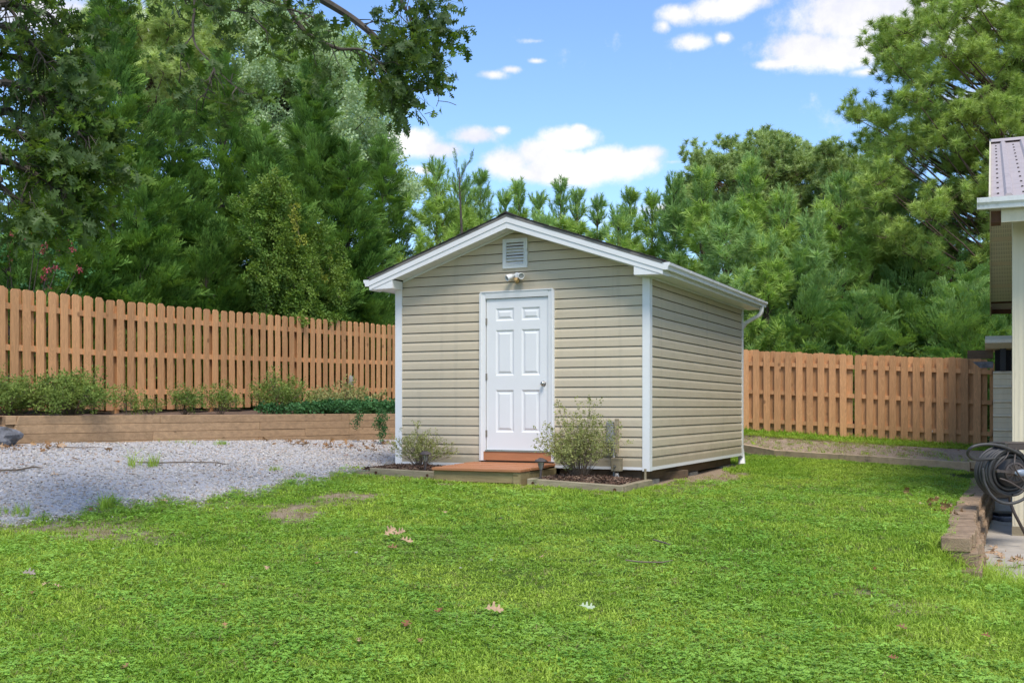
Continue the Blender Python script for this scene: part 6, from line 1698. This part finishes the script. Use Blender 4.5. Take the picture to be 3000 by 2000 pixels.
# ---- fallen leaves, twigs, scraps
def leaf_mesh(seed, curl, m):
    rs = random.Random(seed); v = []; f = []
    oak_leaf(v, f, Vector((0, 0, 0)), Vector((1, 0, .0)), Vector((0, 0, 1)), 1.0)
    for p in v:
        r = math.hypot(p.x-.5, p.y); p.z += curl*(r*r)+.04*math.sin(p.x*9+seed)
    me = bpy.data.meshes.new('leaf'); me.from_pydata([tuple(p) for p in v], [], f); me.update(); me.materials.append(m); return me
M['tan'] = mat('tan_leaf', (.44, .29, .17), rough=.8, var=.2, nscale=9); M['palel'] = mat('pale_leaf', (.40, .46, .30), rough=.7, var=.1); M['greyl'] = mat('grey_leaf', (.27, .22, .18), rough=.8, var=.2); M['rust'] = mat('rust_leaf', (.22, .09, .04), rough=.8, var=.3)
def leaf(px, py, size, m, label, curl=.5, lift=.028, group=None, seed=None, rot=None, name='fallen_leaf'):
    p = at(px, py); seed = seed or int(px+py)
    o = bpy.data.objects.new(name, leaf_mesh(seed, curl, M[m])); col.objects.link(o)
    o.location = (p.x, p.y, p.z+lift); o.scale = (size*.85, size*.75, size*.85)
    o.rotation_euler = rot or (rnd.uniform(-.4, .4), rnd.uniform(-.4, .4), rnd.uniform(0, 6.28)); return tag(o, label, 'leaf', group)
leaf(878, 1248, .17, 'tan', 'upright curled tan leaf in the leaf group at the middle of the lawn', rot=(1.0, -.5, .6), lift=.06)
leaf(900, 1243, .15, 'tan', 'curled tan leaf in the centre of the lawn leaf group', rot=(.8, -.3, -.4), lift=.06)
leaf(914, 1252, .15, 'tan', 'rightmost light brown leaf of the lawn leaf group', rot=(.5, .1, .2), lift=.05)
leaf(882, 1262, .14, 'drybrown', 'flat brown leaf below the lawn leaf group', rot=(.3, .1, .1))
leaf(1105, 1418, .16, 'tan', 'single pinkish tan oak leaf in the lower middle of the lawn', rot=(.6, 0, .1), lift=.055)
leaf(1325, 1413, .13, 'palel', 'pale green upturned oak leaf on the lower lawn', rot=(.5, 0, .05), lift=.055)
leaf(45, 1333, .13, 'greyl', 'grey brown oak leaf on the lawn near the left edge', rot=(.5, 0, -.1), lift=.055)
leaf(1003, 1423, .12, 'rust', 'dark brown crumpled leaf left of the tan leaf on the lower lawn')
leaf(148, 1361, .10, 'tan', 'small orange tan leaf left on the lawn')
leaf(612, 1320, .10, 'tan', 'small pale brown leaf on the lawn left of centre')
leaf(938, 1436, .12, 'rust', 'dark rust leaf at the lower middle of the lawn')
G = 'small dead leaves scattered on the lawn'
for (px, py) in ((70, 1378), (118, 1348), (345, 1375), (515, 1440), (498, 1350), (738, 1303), (825, 1478), (1063, 1385), (1240, 1290), (1505, 1300), (1660, 1320), (1800, 1328), (2090, 1462), (2070, 1530), (2280, 1480), (2008, 1310), (1025, 1188), (1700, 1205), (1820, 1190), (2040, 1155), (635, 1538), (955, 1480), (1255, 1500), (1420, 1240), (372, 1178), (300, 1540)):
    leaf(px, py, rnd.uniform(.05, .10), rnd.choice(['rust', 'drybrown', 'tan']), 'small dead brown leaf lying in the lawn grass', group=G, lift=.035)
G = 'tan leaves lying on the gravel'
for (px, py) in ((68, 1040), (100, 1040), (185, 1060), (140, 1093), (345, 1043), (205, 1058), (270, 1060), (515, 1087), (548, 1078), (720, 1078), (765, 1033), (365, 1152), (205, 1170), (490, 1150), (640, 1060), (590, 1083), (790, 1050), (845, 1052), (60, 1068), (870, 1062), (18, 1087)):
    leaf(px, py, rnd.uniform(.08, .15), rnd.choice(['tan', 'drybrown', 'drybrown', 'rust']), 'dry oak leaf lying flat on the gravel', group=G, lift=.02)
def litter(name, cpx, cpy, w_, h_, n, label, sc=.13, zz=.015, pts=None):
    rs = np.random.RandomState(int(cpx)); p = at(cpx, cpy) if pts is None else pts
    x = p.x+rs.normal(0, w_, n); y = p.y+rs.normal(0, h_, n); z = gz(x, y)+rs.uniform(.0, zz, n)+.01
    z = np.maximum(z, p.z)
    o = scatter(name, np.stack([x, y, z], 1), np.stack([rs.normal(0, 1, n), rs.normal(0, 1, n), rs.normal(0, .35, n)], 1), rs.uniform(.5, 1.2, n)*sc, LM); tag(o, label, 'leaf litter', kind='stuff')
LM = [leaf_mesh(i, .6, M['drybrown']) for i in (1, 2)]+[leaf_mesh(3, .9, M['tan'])]
litter('leaf_litter', 910, 1021, .35, .12, 30, 'drift of dry leaves on the gravel before the timber wall', zz=.03)
litter('leaf_litter', 718, 1024, .40, .16, 44, 'heap of tan leaves on the gravel below the wall', zz=.05)
litter('leaf_litter', 860, 1030, .7, .35, 30, 'loose leaves on the gravel beside the shed')
litter('leaf_litter', 50, 1030, .35, .25, 40, 'dry leaves at the foot of the left end of the timber wall')
litter('leaf_litter', 895, 1083, .12, .08, 14, 'brown leaves caught behind the left shed bed')
litter('leaf_litter', 1030, 1106, .35, .06, 40, 'dry leaves under the front edge of the step', sc=.08)
pp = Vector((4.75, 10.1, PAD+.004)); litter('leaf_litter', 2270, 1200, .16, .9, 90, 'brown leaf litter along the foot of the block wall', pts=Vector((4.60, 10.6, PAD+.004)), sc=.12, zz=.04)
litter('leaf_litter', 2290, 1240, .35, .05, 26, 'line of dead leaves across the concrete joint', pts=Vector((5.0, 9.9, PAD+.004)), sc=.12, zz=.03)
litter('leaf_litter', 2000, 1030, 1.0, .5, 60, 'twigs and dry leaves in the bed by the right fence', sc=.10)
def stick(pts, r, label, lift=.03):
    q = [at(a, b)+Vector((0, 0, lift+(c if (c := 0) else 0))) for a, b in pts]
    o = q[0]; m = MB().tube([p-o for p in q], [r]*(len(q)-1)+[r*.5], 5).build('twig', M['twig'], None, loc=o); return tag(m, label, 'twig')
stick([(0, 1086), (40, 1085), (75, 1078), (100, 1080)], .012, 'dark stick on the gravel at the left edge')
stick([(315, 1067), (365, 1068), (430, 1066), (500, 1067), (525, 1072)], .009, 'long thin twig across the gravel')
stick([(1437, 1302), (1470, 1306), (1520, 1307), (1545, 1302)], .006, 'thin curved pale twig on the lawn right of centre', .05)
stick([(1500, 1253), (1525, 1260), (1540, 1265)], .007, 'short light twig on the lawn above the curved one', .05)
stick([(120, 1030), (190, 1033), (230, 1031)], .007, 'thin twig on the gravel before the timber wall')
# small pale tag on the right fence and a lichen covered knob on the left fence
def fence_bits():
    p = P(2141, 990, 22.75); o = MB().box(-.05, .05, -.03, .03, -.03, .03).build('paper_scrap', M['white'], None, bevel=.012); o.location = p+Vector((0, -.08, 0)); tag(o, 'crumpled white scrap stuck on the right fence', 'scrap')
    p = P(809, 877, 23.6); o = MB().lathe([(.03, -.14), (.055, -.09), (.06, .02), (.045, .11), (.02, .14)], n=12).build('garden_ornament', M['cblock'], None, smooth_=True); o.location = p+Vector((0, -.2, 0)); tag(o, 'pale stone coloured knob standing before the left fence near the shed', 'ornament')
    MB().tube([(0, 0, -1.0), (0, 0, -.12)], .012, 6).build('stake', M['bronze'], o)
fence_bits()
bpy.context.view_layer.update()
